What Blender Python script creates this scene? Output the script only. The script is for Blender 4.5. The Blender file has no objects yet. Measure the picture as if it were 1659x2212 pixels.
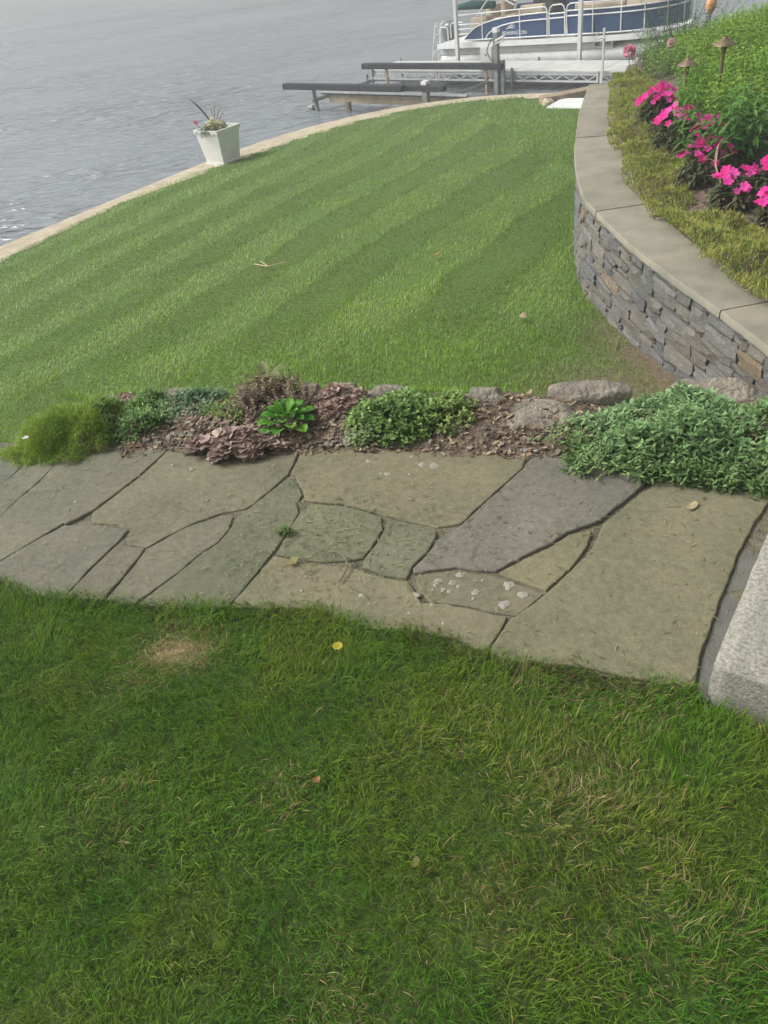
import bpy, bmesh, math, random
import numpy as np
from mathutils import Vector, Matrix, noise as mnoise
R = math.radians
scene = bpy.context.scene
COL = scene.collection
rng = np.random.default_rng(11)
random.seed(11)

# ------------------------------------------------------------------ camera, sky, sun, exposure
EYE = Vector((0, 0, 1.6))                       # eye height above the upper lawn, which is z = 0
PITCH, ROLL = R(37.16), R(8.2)
cam_data = bpy.data.cameras.new('camera')
cam_data.sensor_fit = 'VERTICAL'; cam_data.sensor_height = 24.0
cam_data.lens = 24.0 * 1703 / 2212
cam_data.clip_end = 4000; cam_data.clip_start = 0.05
cam = bpy.data.objects.new('camera', cam_data); COL.objects.link(cam)
_f = Vector((0, math.cos(PITCH), -math.sin(PITCH))); _u0 = Vector((0, math.sin(PITCH), math.cos(PITCH))); _r0 = Vector((1, 0, 0))
_r = _r0 * math.cos(ROLL) - _u0 * math.sin(ROLL); _u = _u0 * math.cos(ROLL) + _r0 * math.sin(ROLL)
_m = Matrix((_r, _u, -_f)).transposed().to_4x4(); _m.translation = EYE
cam.matrix_world = _m
scene.camera = cam

SUN_DIR = Vector((-0.78, 0.16, 0.76)).normalized()      # towards the veiled sun, off to the left
world = bpy.data.worlds.new('World'); scene.world = world; world.use_nodes = True
wn = world.node_tree.nodes; wl = world.node_tree.links
bg = wn['Background']; bg.inputs['Strength'].default_value = 0.14
sky = wn.new('ShaderNodeTexSky'); sky.sky_type = 'NISHITA'; sky.sun_disc = False
sky.sun_elevation = math.asin(SUN_DIR.z); sky.sun_rotation = math.atan2(SUN_DIR.x, SUN_DIR.y)
sky.air_density = 1.0; sky.dust_density = 6.0; sky.ozone_density = 1.0
hs = wn.new('ShaderNodeHueSaturation'); hs.inputs['Saturation'].default_value = 0.10
wl.new(sky.outputs[0], hs.inputs['Color']); wl.new(hs.outputs[0], bg.inputs['Color'])
sd = bpy.data.lights.new('sun', 'SUN'); sd.energy = 1.5; sd.angle = R(16); sd.color = (1.0, 0.94, 0.84)
sun = bpy.data.objects.new('sun', sd); COL.objects.link(sun)
sun.rotation_euler = (-SUN_DIR).to_track_quat('-Z', 'Y').to_euler()
scene.view_settings.view_transform = 'Standard'; scene.view_settings.look = 'None'
scene.view_settings.gamma = 1.0; scene.view_settings.exposure = 0.36
scene.view_settings.use_curve_mapping = False

# ------------------------------------------------------------------ helpers
def tag(o, label=None, cat=None, group=None, kind=None):
    if label: o['label'] = label
    if cat: o['category'] = cat
    if group: o['group'] = group
    if kind: o['kind'] = kind
    return o
def empty(name, loc=(0, 0, 0), rz=0, rot=None, label=None, cat=None, group=None, kind=None):
    o = bpy.data.objects.new(name, None); COL.objects.link(o); o.location = loc
    o.rotation_euler = rot if rot else (0, 0, rz); o.empty_display_size = .1
    return tag(o, label, cat, group, kind)
def link(name, me, parent=None, loc=None, rz=0):
    o = bpy.data.objects.new(name, me); COL.objects.link(o)
    if parent: o.parent = parent
    if loc is not None: o.location = loc
    if rz: o.rotation_euler = (0, 0, rz)
    return o
def npmesh(name, V, F3=None, F4=None, col=None, mat=None, smooth=False):
    """mesh from numpy arrays: V (n,3), triangles, quads, point colours"""
    V = np.asarray(V, np.float32); me = bpy.data.meshes.new(name); me.vertices.add(len(V))
    me.vertices.foreach_set('co', V.ravel())
    idx, tot = [], []
    if F4 is not None and len(F4): idx.append(np.asarray(F4, np.int32).ravel()); tot.append(np.full(len(F4), 4, np.int32))
    if F3 is not None and len(F3): idx.append(np.asarray(F3, np.int32).ravel()); tot.append(np.full(len(F3), 3, np.int32))
    idx = np.concatenate(idx); tot = np.concatenate(tot); st = np.concatenate([[0], np.cumsum(tot)[:-1]]).astype(np.int32)
    me.loops.add(len(idx)); me.loops.foreach_set('vertex_index', idx)
    me.polygons.add(len(tot)); me.polygons.foreach_set('loop_start', st)
    if smooth: me.polygons.foreach_set('use_smooth', np.ones(len(tot), bool))
    me.update(calc_edges=True)
    if col is not None:
        a = me.color_attributes.new('col', 'FLOAT_COLOR', 'POINT')
        a.data.foreach_set('color', np.concatenate([col, np.ones((len(col), 1))], 1).astype(np.float32).ravel())
    if mat: me.materials.append(mat)
    return me
class MB:
    """collects boxes, tubes, prisms and lathes for ONE part"""
    def __init__(s): s.v = []; s.f = []
    def add(s, vs, fs):
        n = len(s.v); s.v += [tuple(v) for v in vs]; s.f += [tuple(i + n for i in f) for f in fs]; return s
    def box(s, a, b):
        x0, y0, z0 = a; x1, y1, z1 = b
        return s.add([(x0,y0,z0),(x1,y0,z0),(x1,y1,z0),(x0,y1,z0),(x0,y0,z1),(x1,y0,z1),(x1,y1,z1),(x0,y1,z1)],
              [(3,2,1,0),(4,5,6,7),(0,1,5,4),(1,2,6,5),(2,3,7,6),(3,0,4,7)])
    def tube(s, pts, r, n=8, caps=True):
        pts = [Vector(p) for p in pts]; rs = [float(q) for q in np.interp(np.linspace(0,1,len(pts)), np.linspace(0,1,len(r)), r)] if isinstance(r, (list, tuple)) else [r] * len(pts)
        rings = []; prev = None
        for i, p in enumerate(pts):
            d = (pts[min(i+1, len(pts)-1)] - pts[max(i-1, 0)]).normalized()
            a = prev if prev and abs(prev.dot(d)) < .95 else (Vector((0,0,1)) if abs(d.z) < .9 else Vector((1,0,0)))
            x = (a - d * a.dot(d)).normalized(); y = d.cross(x); prev = x
            rings.append([p + (x * math.cos(2*math.pi*k/n) + y * math.sin(2*math.pi*k/n)) * rs[i] for k in range(n)])
        vs = [v for q in rings for v in q]; fs = []
        for i in range(len(pts)-1):
            for k in range(n): fs.append((i*n+k, i*n+(k+1)%n, (i+1)*n+(k+1)%n, (i+1)*n+k))
        if caps: fs += [tuple(reversed(range(n))), tuple(range((len(pts)-1)*n, len(pts)*n))]
        return s.add(vs, fs)
    def prism(s, poly, off, axis):                 # polygon (list of 3-d points) swept by vector off
        n = len(poly); o = Vector(off); vs = [Vector(p) for p in poly]; vs += [v + o for v in vs]
        return s.add(vs, [tuple(reversed(range(n))), tuple(range(n, 2*n))] + [(i, (i+1)%n, n+(i+1)%n, n+i) for i in range(n)])
    def lathe(s, prof, c=(0,0,0), n=20):           # prof: (radius, z)
        vs = [(c[0]+r*math.cos(2*math.pi*k/n), c[1]+r*math.sin(2*math.pi*k/n), c[2]+z) for r, z in prof for k in range(n)]
        fs = [(i*n+k, i*n+(k+1)%n, (i+1)*n+(k+1)%n, (i+1)*n+k) for i in range(len(prof)-1) for k in range(n)]
        return s.add(vs, fs)
    def build(s, name, mat, parent=None, loc=None, rz=0, smooth=False, bevel=0):
        me = bpy.data.meshes.new(name); me.from_pydata(s.v, [], s.f); me.materials.append(mat)
        bm = bmesh.new(); bm.from_mesh(me); bmesh.ops.recalc_face_normals(bm, faces=bm.faces)
        if bevel: bmesh.ops.bevel(bm, geom=[e for e in bm.edges if len(e.link_faces) == 2 and e.calc_face_angle(0) > .6], offset=bevel, segments=2, affect='EDGES', profile=.6)
        bm.to_mesh(me); bm.free()
        if smooth:
            me.polygons.foreach_set('use_smooth', np.ones(len(me.polygons), bool)); me.set_sharp_from_angle(angle=R(38))
        return link(name, me, parent, loc, rz)
def arc(pts, n=6):                                 # Catmull-Rom through 3-d points
    P = [Vector(p) for p in pts]; out = []
    for i in range(len(P)-1):
        a, b, c, d = P[max(i-1,0)], P[i], P[i+1], P[min(i+2,len(P)-1)]
        for k in range(n):
            t = k/n; out.append(.5*((2*b)+(c-a)*t+(2*a-5*b+4*c-d)*t*t+(-a+3*b-3*c+d)*t**3))
    return out + [P[-1]]
_perm = np.random.default_rng(5).random((256, 256))
def vnoise(x, y, s):                               # value noise 0..1
    x = np.asarray(x)*s + 77.3; y = np.asarray(y)*s + 31.7
    i = np.floor(x).astype(int); j = np.floor(y).astype(int); u = x-i; v = y-j; u = u*u*(3-2*u); v = v*v*(3-2*v)
    g = lambda a, b: _perm[a % 256, b % 256]
    return (g(i,j)*(1-u)+g(i+1,j)*u)*(1-v)+(g(i,j+1)*(1-u)+g(i+1,j+1)*u)*v
def fbm(x, y, s): return vnoise(x,y,s)*.55+vnoise(x+9,y-4,s*2.1)*.3+vnoise(x-3,y+8,s*4.3)*.15
def unit(a): return a / np.maximum(np.linalg.norm(a, axis=-1, keepdims=True), 1e-9)

# ------------------------------------------------------------------ materials
def material(name):
    m = bpy.data.materials.new(name); m.use_nodes = True
    return m, m.node_tree.nodes, m.node_tree.links, m.node_tree.nodes['Principled BSDF']
def surf(name, c1, c2, scale=8, rough=.8, bump=0.0, bscale=None, metal=0, spec=.5, c3=None, objcol=False, detail=6, pos='Object', bdist=.01):
    m, n, l, p = material(name)
    tc = n.new('ShaderNodeTexCoord'); nz = n.new('ShaderNodeTexNoise'); nz.inputs['Scale'].default_value = scale; nz.inputs['Detail'].default_value = detail
    src = tc.outputs[pos]
    if pos == 'World': pass
    l.new(src, nz.inputs['Vector'])
    rp = n.new('ShaderNodeValToRGB'); rp.color_ramp.elements[0].position = .3; rp.color_ramp.elements[1].position = .7
    rp.color_ramp.elements[0].color = (*c1, 1); rp.color_ramp.elements[1].color = (*c2, 1)
    if c3: e = rp.color_ramp.elements.new(.5); e.color = (*c3, 1)
    l.new(nz.outputs['Fac'], rp.inputs['Fac']); out = rp.outputs['Color']
    if objcol:
        oi = n.new('ShaderNodeObjectInfo'); mx = n.new('ShaderNodeMix'); mx.data_type = 'RGBA'; mx.blend_type = 'MULTIPLY'; mx.inputs['Factor'].default_value = 1
        l.new(out, mx.inputs['A']); l.new(oi.outputs['Color'], mx.inputs['B']); out = mx.outputs['Result']
    l.new(out, p.inputs['Base Color'])
    p.inputs['Roughness'].default_value = rough; p.inputs['Metallic'].default_value = metal; p.inputs['Specular IOR Level'].default_value = spec
    if bump:
        b = n.new('ShaderNodeBump'); nb = n.new('ShaderNodeTexNoise'); nb.inputs['Scale'].default_value = bscale or scale*6; nb.inputs['Detail'].default_value = 8
        l.new(src, nb.inputs['Vector']); l.new(nb.outputs['Fac'], b.inputs['Height']); b.inputs['Strength'].default_value = bump; b.inputs['Distance'].default_value = bdist
        l.new(b.outputs['Normal'], p.inputs['Normal'])
    return m
def leafmat(name, rough=.5, trans=.25, spec=.35):
    m, n, l, p = material(name)
    at = n.new('ShaderNodeAttribute'); at.attribute_name = 'col'
    l.new(at.outputs['Color'], p.inputs['Base Color']); p.inputs['Roughness'].default_value = rough; p.inputs['Specular IOR Level'].default_value = spec
    tr = n.new('ShaderNodeBsdfTranslucent'); l.new(at.outputs['Color'], tr.inputs['Color'])
    mx = n.new('ShaderNodeMixShader'); mx.inputs[0].default_value = trans
    l.new(p.outputs[0], mx.inputs[1]); l.new(tr.outputs[0], mx.inputs[2]); l.new(mx.outputs[0], n['Material Output'].inputs['Surface'])
    return m
M = {}
M['grass'] = leafmat('grass blades', .6, .42, .2)
M['mown'] = leafmat('mown grass blades', .38, .30, .5)
M['leaf'] = leafmat('leaves', .55, .32, .25)
M['petal'] = leafmat('petals', .6, .3, .2)
def turf():
    m = surf('turf soil', (.7,.7,.7), (1.3,1.3,1.3), 30, .95, .6, 120, c3=(1,1,1)); n = m.node_tree.nodes; l = m.node_tree.links; p = n['Principled BSDF']
    at = n.new('ShaderNodeAttribute'); at.attribute_name = 'col'; mx = n.new('ShaderNodeMix'); mx.data_type = 'RGBA'; mx.blend_type = 'MULTIPLY'; mx.inputs['Factor'].default_value = 1
    l.new(p.inputs['Base Color'].links[0].from_socket, mx.inputs['A']); l.new(at.outputs['Color'], mx.inputs['B']); l.new(mx.outputs['Result'], p.inputs['Base Color']); return m
M['turf'] = turf()
M['soil'] = surf('bed soil', (.085,.065,.046), (.22,.17,.12), 22, .95, .8, 90, c3=(.14,.105,.075), bdist=.02)
M['joint'] = surf('joint soil', (.085,.08,.05), (.19,.175,.12), 40, .95, .8, 160, bdist=.01)
M['bark'] = leafmat('bark chips', .85, 0, .2)
M['mortar'] = surf('mortar', (.11,.11,.1), (.16,.16,.14), 12, .95, .5, 150)
M['granite'] = surf('granite', (.16,.155,.13), (.37,.36,.31), 120, .9, .5, 200, c3=(.27,.262,.225), detail=6)
M['wallstone'] = surf('wall stone', (.6,.6,.6), (1.45,1.45,1.42), 16, .9, .8, 70, c3=(.95,.95,.95), objcol=True, bdist=.012)
M['core'] = surf('wall core', (.02,.02,.02), (.04,.04,.04), 10, 1)
M['cap'] = surf('bluestone cap', (.74,.76,.72), (1.16,1.12,1.06), 4, .85, .5, 60, objcol=True, c3=(1,1,.98))
M['boulder'] = surf('boulder', (.13,.12,.095), (.34,.31,.25), 11, .95, 1.0, 55, c3=(.235,.21,.165), bdist=.02)
M['concrete'] = surf('sand concrete', (.36,.31,.22), (.52,.46,.34), 5, .95, .5, 60, c3=(.45,.39,.285))
M['lichen'] = surf('lichen', (.24,.24,.19), (.35,.35,.29), 160, .95, .5, 300)
M['paint'] = surf('white planter paint', (.70,.71,.69), (.80,.81,.79), 4, .45)
M['white'] = surf('white gelcoat', (.66,.67,.66), (.76,.77,.76), 3, .35)
M['alu'] = surf('aluminium', (.50,.51,.50), (.62,.63,.62), 6, .55, metal=.2, bump=.1)
M['galv'] = surf('galvanised steel', (.17,.185,.185), (.27,.285,.285), 10, .7, metal=.2)
M['dockdeck'] = surf('dock deck', (.44,.45,.43), (.56,.57,.55), 3, .8, .2, 30)
M['carpet'] = surf('bunk carpet', (.022,.027,.032), (.045,.052,.058), 12, .98, .4, 120)
M['blue'] = surf('navy vinyl panel', (.022,.055,.13), (.03,.07,.16), 3, .35)
M['beige'] = surf('beige vinyl', (.40,.33,.24), (.50,.42,.31), 4, .6)
M['dark'] = surf('dark trim', (.02,.022,.025), (.04,.042,.046), 6, .6)
M['cowl'] = surf('grey cowl', (.10,.115,.125), (.14,.155,.165), 3, .25)
M['green'] = surf('canvas', (.008,.05,.045), (.015,.07,.06), 6, .9)
M['letter'] = surf('pale lettering', (.6,.62,.63), (.65,.67,.68), 5, .5)
M['ink'] = surf('dark lettering', (.03,.03,.035), (.04,.04,.045), 5, .6)
M['bronze'] = surf('weathered bronze', (.14,.10,.06), (.26,.20,.13), 14, .5, metal=.6)
M['wood'] = surf('grey timber', (.22,.17,.11), (.38,.31,.22), 7, .9, .5, 40)
M['pale'] = surf('pale panel', (.62,.63,.62), (.74,.75,.74), 3, .6)
M['twig'] = surf('twig bark', (.10,.075,.05), (.19,.15,.10), 30, .9)
M['tan'] = surf('dry leaf', (.30,.20,.10), (.52,.38,.22), 30, .8)
M['straw'] = surf('dry stalk', (.42,.30,.19), (.60,.46,.32), 12, .8)
M['orange'] = surf('orange plastic', (.62,.26,.12), (.72,.33,.16), 5, .5)
def water_mat():
    m, n, l, p = material('lake water')
    p.inputs['Base Color'].default_value = (.205,.236,.25,1); p.inputs['Roughness'].default_value = .22; p.inputs['IOR'].default_value = 1.6
    g = n.new('ShaderNodeNewGeometry'); last = None
    def math_(op, a, b=None, c=None):
        t = n.new('ShaderNodeMath'); t.operation = op
        for k, q in enumerate((a, b, c)):
            if q is None: continue
            if isinstance(q, (int, float)): t.inputs[k].default_value = q
            else: l.new(q, t.inputs[k])
        return t.outputs[0]
    def noise(sc, rot, det, dis):
        mp = n.new('ShaderNodeMapping'); mp.inputs['Scale'].default_value = sc; mp.inputs['Rotation'].default_value = (0,0,R(rot)); l.new(g.outputs['Position'], mp.inputs['Vector'])
        nz = n.new('ShaderNodeTexNoise'); nz.inputs['Scale'].default_value = 1; nz.inputs['Detail'].default_value = det; nz.inputs['Roughness'].default_value = .45; nz.inputs['Distortion'].default_value = dis
        l.new(mp.outputs[0], nz.inputs['Vector']); return nz.outputs['Fac']
    patch = math_('MULTIPLY_ADD', noise((.10,.22,1), 8, 2, 0), 2.4, -.55)             # calmer and livelier patches
    r1 = math_('MAXIMUM', math_('SUBTRACT', 1.0, math_('MULTIPLY', math_('ABSOLUTE', math_('SUBTRACT', noise((.42,1.45,1), 3, 2, .8), .5)), 7.0)), 0.0)
    r2 = math_('MAXIMUM', math_('SUBTRACT', 1.0, math_('MULTIPLY', math_('ABSOLUTE', math_('SUBTRACT', noise((1.1,3.6,1), -5, 2, .6), .52)), 7.0)), 0.0)
    for h, d in ((noise((.35,.8,1), 0, 2, 0), .05), (math_('MULTIPLY', r1, patch), .085), (math_('MULTIPLY', r2, patch), .06), (noise((3.5,9,1), 4, 3, 0), .016)):
        b = n.new('ShaderNodeBump'); b.inputs['Strength'].default_value = 1; b.inputs['Distance'].default_value = d
        l.new(h, b.inputs['Height'])
        if last: l.new(last.outputs[0], b.inputs['Normal'])
        last = b
    l.new(last.outputs[0], p.inputs['Normal'])
    return m
M['water'] = water_mat()

FLAGS = {
  'S1': [(-1.853, 3.015), (-1.552, 2.927), (-1.434, 2.887), (-1.398, 2.802), (-1.428, 2.713), (-1.463, 2.634), (-1.59, 2.304)] ,
  'S2': [(-1.393, 2.8), (-1.268, 2.751), (-1.305, 2.63), (-1.357, 2.523), (-1.398, 2.421), (-1.52, 2.116), (-1.59, 2.304), (-1.462, 2.631), (-1.423, 2.712)] ,
  'S3': [(-1.267, 2.747), (-1.227, 2.795), (-1.033, 2.796), (-0.994, 2.707), (-1.026, 2.603), (-1.074, 2.515), (-1.14, 2.324), (-1.23, 2.234), (-1.316, 2.153), (-1.388, 2.084), (-1.52, 2.116), (-1.398, 2.421), (-1.356, 2.519), (-1.303, 2.622)] ,
  'S4': [(-0.988, 2.713), (-0.9, 2.744), (-0.814, 2.735), (-0.853, 2.655), (-0.908, 2.558), (-0.994, 2.435), (-1.049, 2.363), (-1.13, 2.31), (-1.138, 2.324), (-1.073, 2.512), (-1.023, 2.602)] ,
  'S5': [(-0.808, 2.734), (-0.713, 2.671), (-0.434, 2.594), (-0.288, 2.566), (-0.331, 2.421), (-0.452, 2.27), (-0.481, 2.25), (-0.562, 2.245), (-0.669, 2.203), (-0.724, 2.169), (-0.809, 2.109), (-0.87, 2.139), (-0.887, 2.168), (-0.876, 2.227), (-0.931, 2.267), (-1.026, 2.298), (-1.045, 2.356), (-0.991, 2.43), (-0.901, 2.554), (-0.849, 2.643)] ,
  'S6': [(-1.315, 2.148), (-1.228, 2.228), (-1.133, 2.303), (-1.032, 2.282), (-0.951, 2.251), (-0.888, 2.218), (-0.915, 2.16), (-0.982, 2.045), (-1.042, 1.91), (-1.15, 1.943), (-1.282, 2.041), (-1.386, 2.079)] ,
  'S7': [(-0.88, 2.128), (-0.811, 2.101), (-0.843, 2.015), (-0.906, 1.875), (-0.969, 1.89), (-1.034, 1.906), (-0.973, 2.035), (-0.908, 2.147)] ,
  'S8': [(-0.805, 2.098), (-0.723, 2.16), (-0.665, 2.196), (-0.557, 2.231), (-0.518, 2.21), (-0.533, 2.144), (-0.564, 2.083), (-0.622, 2.03), (-0.688, 1.945), (-0.742, 1.896), (-0.802, 1.832), (-0.899, 1.868), (-0.835, 2.011)] ,
  'S9': [(-0.325, 2.41), (-0.3, 2.359), (-0.277, 2.282), (-0.299, 2.233), (-0.292, 2.174), (-0.327, 2.091), (-0.367, 2.0), (-0.433, 1.88), (-0.505, 1.759), (-0.642, 1.785), (-0.788, 1.827), (-0.731, 1.887), (-0.685, 1.937), (-0.618, 2.021), (-0.558, 2.074), (-0.522, 2.142), (-0.504, 2.204), (-0.474, 2.236)] ,
  'S10': [(-0.282, 2.56), (-0.073, 2.524), (0.234, 2.417), (0.531, 2.316), (0.5, 2.253), (0.417, 2.17), (0.319, 2.077), (0.241, 1.995), (0.207, 1.99), (0.159, 1.994), (0.055, 2.06), (0.005, 2.093), (-0.066, 2.148), (-0.136, 2.193), (-0.246, 2.235), (-0.266, 2.247), (-0.272, 2.303), (-0.3, 2.404), (-0.32, 2.423), (-0.294, 2.501)] ,
  'S11': [(-0.285, 2.172), (-0.244, 2.215), (-0.137, 2.176), (-0.067, 2.131), (-0.012, 2.083), (-0.014, 2.024), (-0.047, 1.955), (-0.085, 1.894), (-0.13, 1.891), (-0.216, 1.903), (-0.29, 1.935), (-0.36, 1.971), (-0.32, 2.083)] ,
  'S12': [(0.011, 2.059), (0.06, 2.043), (0.154, 1.977), (0.153, 1.952), (0.121, 1.885), (0.06, 1.819), (0.036, 1.769), (-0.012, 1.793), (-0.09, 1.848), (-0.078, 1.886), (-0.035, 1.955), (-0.002, 2.021)] ,
  'S13': [(0.548, 2.301), (0.595, 2.299), (0.759, 2.193), (0.875, 2.105), (0.885, 2.078), (0.798, 2.005), (0.707, 1.936), (0.648, 1.897), (0.555, 1.875), (0.497, 1.835), (0.402, 1.792), (0.303, 1.745), (0.253, 1.756), (0.194, 1.786), (0.118, 1.791), (0.064, 1.787), (0.065, 1.809), (0.126, 1.876), (0.168, 1.936), (0.242, 1.981), (0.326, 2.068), (0.424, 2.163), (0.501, 2.237)] ,
  'S14': [(0.31, 1.73), (0.399, 1.776), (0.501, 1.821), (0.559, 1.86), (0.631, 1.863), (0.596, 1.799), (0.528, 1.717), (0.427, 1.633), (0.376, 1.678)] ,
  'S15': [(0.066, 1.769), (0.121, 1.771), (0.204, 1.765), (0.298, 1.723), (0.367, 1.666), (0.417, 1.618), (0.383, 1.591), (0.323, 1.554), (0.269, 1.575), (0.209, 1.613), (0.096, 1.656), (0.082, 1.691), (0.069, 1.736)] ,
  'S16': [(-0.371, 1.965), (-0.29, 1.921), (-0.21, 1.883), (-0.112, 1.846), (-0.026, 1.778), (0.035, 1.756), (0.049, 1.731), (0.069, 1.654), (0.14, 1.636), (0.206, 1.598), (0.266, 1.564), (0.299, 1.55), (0.261, 1.491), (0.21, 1.429), (0.137, 1.506), (0.026, 1.554), (-0.074, 1.578), (-0.228, 1.691), (-0.373, 1.729), (-0.498, 1.757), (-0.428, 1.872)] ,
  'S17': [(0.919, 2.067), (0.872, 2.03), (0.796, 1.979), (0.747, 1.938), (0.677, 1.891), (0.639, 1.822), (0.601, 1.769), (0.521, 1.696), (0.427, 1.617), (0.323, 1.544), (0.307, 1.542), (0.229, 1.433), (0.265, 1.395), (0.446, 1.339), (0.602, 1.26), (0.695, 1.225), (0.742, 1.31), (0.874, 1.499), (0.928, 1.567), (0.995, 1.66), (1.096, 1.779), (1.19, 1.874), (1.291, 1.965), (1.308, 2.022), (1.13, 2.068)] ,
}
NEAREDGE = [(-1.539, 2.167), (-1.282, 2.041), (-1.15, 1.943), (-1.04, 1.908), (-0.904, 1.867), (-0.798, 1.831), (-0.518, 1.762), (-0.227, 1.699), (-0.073, 1.582), (0.027, 1.562), (0.138, 1.507), (0.21, 1.427), (0.264, 1.392), (0.448, 1.345), (0.487, 1.293), (0.688, 1.23), (0.706, 1.19), (0.84, 1.144), (0.931, 1.123)]
FAREDGE = [(-1.853, 3.015), (-1.552, 2.927), (-1.434, 2.887), (-1.268, 2.751), (-1.227, 2.795), (-1.033, 2.796), (-0.981, 2.719), (-0.814, 2.739), (-0.713, 2.671), (-0.434, 2.594), (-0.286, 2.565), (-0.073, 2.524), (0.234, 2.417), (0.531, 2.316), (0.596, 2.302), (0.759, 2.193), (0.877, 2.111), (0.922, 2.074), (1.13, 2.068), (1.308, 2.022)]
CAPL = [(3.273, 10.676), (2.77, 9.331), (2.403, 8.187), (2.211, 7.543), (1.96, 6.447), (1.942, 5.928), (1.942, 5.303), (1.965, 4.921), (2.004, 4.479), (2.047, 4.117), (2.076, 3.775), (2.089, 3.597)]
CAPR = [(3.508, 10.474), (2.912, 9.225), (2.624, 8.251), (2.477, 7.384), (2.414, 6.699), (2.472, 6.343), (2.36, 5.867), (2.366, 5.314), (2.302, 4.781), (2.299, 4.379), (2.294, 4.026)]
SHORE = [(-5.697, 12.271), (-5.4, 12.699), (-4.759, 13.978), (-3.954, 15.224), (-3.229, 16.165), (-2.17, 16.988), (-1.214, 18.011), (-0.106, 19.014), (0.974, 19.679), (2.295, 20.023), (3.257, 19.972), (4.172, 19.718), (4.904, 19.246), (5.388, 18.741)]
SHOREO = [(-5.671, 13.586), (-4.922, 14.65), (-4.257, 15.464), (-2.976, 17.077), (-1.93, 18.456), (-1.142, 19.226), (-0.083, 19.904), (1.02, 20.301), (2.378, 20.664), (3.33, 20.394), (4.261, 20.13), (5.521, 19.214)]
# ------------------------------------------------------------------ the lie of the land
WATER_Z, SHORE_Z, LOWER_Z, CAP_Z = -2.45, -2.1, -1.0, -0.4
_fe = np.array(FAREDGE); _ne = np.array(NEAREDGE)
def far_y(x): return np.interp(x, _fe[:,0], _fe[:,1]) - np.maximum(np.asarray(x)-_fe[-1,0], 0)*.25 + np.maximum(_fe[0,0]-np.asarray(x), 0)*.3
def near_y(x): return np.interp(x, _ne[:,0], _ne[:,1]) - np.maximum(np.asarray(x)-_ne[-1,0], 0)*.3 + np.maximum(_ne[0,0]-np.asarray(x), 0)*.3
SH = np.array([(-13,-6),(-10.5,3),(-8,8)] + SHORE + [(6.6,17.2),(9,14.5),(13,11)]); SHO = np.array([(-14,-6),(-11.5,3.2),(-8.9,8.4)] + SHOREO + [(7.1,18),(9.8,15.2),(14,11.8)])
_saz = np.arctan2(SH[:,0], SH[:,1]); _sr = np.hypot(SH[:,0], SH[:,1])
_soz = np.arctan2(SHO[:,0], SHO[:,1]); _sor = np.hypot(SHO[:,0], SHO[:,1])
_azs = np.linspace(-1.9, 1.1, 400); _k = np.ones(25)/25
_ris = np.convolve(np.pad(np.interp(_azs, _saz, _sr), 12, 'edge'), _k, 'valid'); _ros = np.maximum(np.convolve(np.pad(np.interp(_azs, _soz, _sor), 12, 'edge'), _k, 'valid'), _ris+.45)
def shore_r(x, y): return np.interp(np.arctan2(x, y), _azs, _ris)
def shore_o(x, y): return np.interp(np.arctan2(x, y), _azs, _ros)
def lower_z(x, y):
    r = np.hypot(x, y); t = np.clip((r-4.6)/(shore_r(x, y)-4.6), 0, 1.0)
    return LOWER_Z + (SHORE_Z+.015-LOWER_Z)*t**.92
def land_z(x, y):
    x = np.asarray(x, float); y = np.asarray(y, float)
    yb = far_y(x) + bed_w(x) + .01
    s = np.clip((y-yb)/1.45, 0, 1); s = s*s*(3-2*s)*.5+s*.5
    return lower_z(x, y)*s
def bed_w(x): return np.where(np.asarray(x) < -1.43, -.02, .44)          # the planted bed starts at the mossy mound
def in_path(x, y): return (y > near_y(x)-.01) & (y < far_y(x)+bed_w(x)) & (x > -2.72) & (x < 2.0)
def dirt_amt(x, y):                                                       # worn bare earth at the foot of the wall
    dw = np.interp(y, WP[:,1], WP[:,0])-x; d = np.clip(1.2-dw/.40, 0, 1)*np.clip((6.2-y)/1.4, 0, 1)
    return np.maximum(d, np.exp(-(((x-1.55)/.42)**2+((y-4.35)/.55)**2))*.9)*(y > 3.2)*(x > .6)

wall_pts = [(2.07,2.75),(2.09,3.2)] + [p for p in reversed(CAPL)]
WP = np.array([tuple(v) for v in arc([(x,y,0) for x,y in wall_pts], 10)])[:,:2]
for _ in range(12): WP[1:-1] = WP[1:-1]*.5+(WP[:-2]+WP[2:])*.25
wd = np.r_[0, np.cumsum(np.linalg.norm(np.diff(WP,axis=0),axis=1))]; WL = wd[-1]

# ------------------------------------------------------------------ setting: ground, water
def grid_axis(parts):
    a = []
    for lo, hi, st in parts: a += list(np.arange(lo, hi, st))
    return np.array(a + [parts[-1][1]])
gx = grid_axis([(-60,-12,4),(-12,-2.2,.4),(-2.2,2.4,.05),(2.4,14,.4),(14,60,4)]); gy = grid_axis([(-60,-2,4),(-2,.2,.2),(.2,5,.05),(5,24,.35)])
X, Y = np.meshgrid(gx, gy); Z = land_z(X, Y); Z = np.where(in_path(X, Y), -.07, Z-.004)
RR = np.hypot(X, Y); on = (Y > -6); Z = np.where((RR > shore_r(X, Y)) & on, SHORE_Z-.05, Z); Z = np.where((RR > np.maximum(shore_o(X, Y)-.38, shore_r(X, Y))) & on, -3.2, Z)
Z = Z + np.where(Z > -2.0, (fbm(X, Y, .8)-.5)*.03, 0) * (np.hypot(X,Y) > 4)
Z = Z + np.where(Y < near_y(X), (fbm(X, Y, 2.5)-.5)*.035*np.clip((near_y(X)-Y)*5, 0, 1)-.008, 0)
nx, ny = len(gx), len(gy); I = np.arange(nx*ny).reshape(ny, nx)
Q = np.stack([I[:-1,:-1], I[:-1,1:], I[1:,1:], I[1:,:-1]], -1).reshape(-1, 4)
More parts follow.
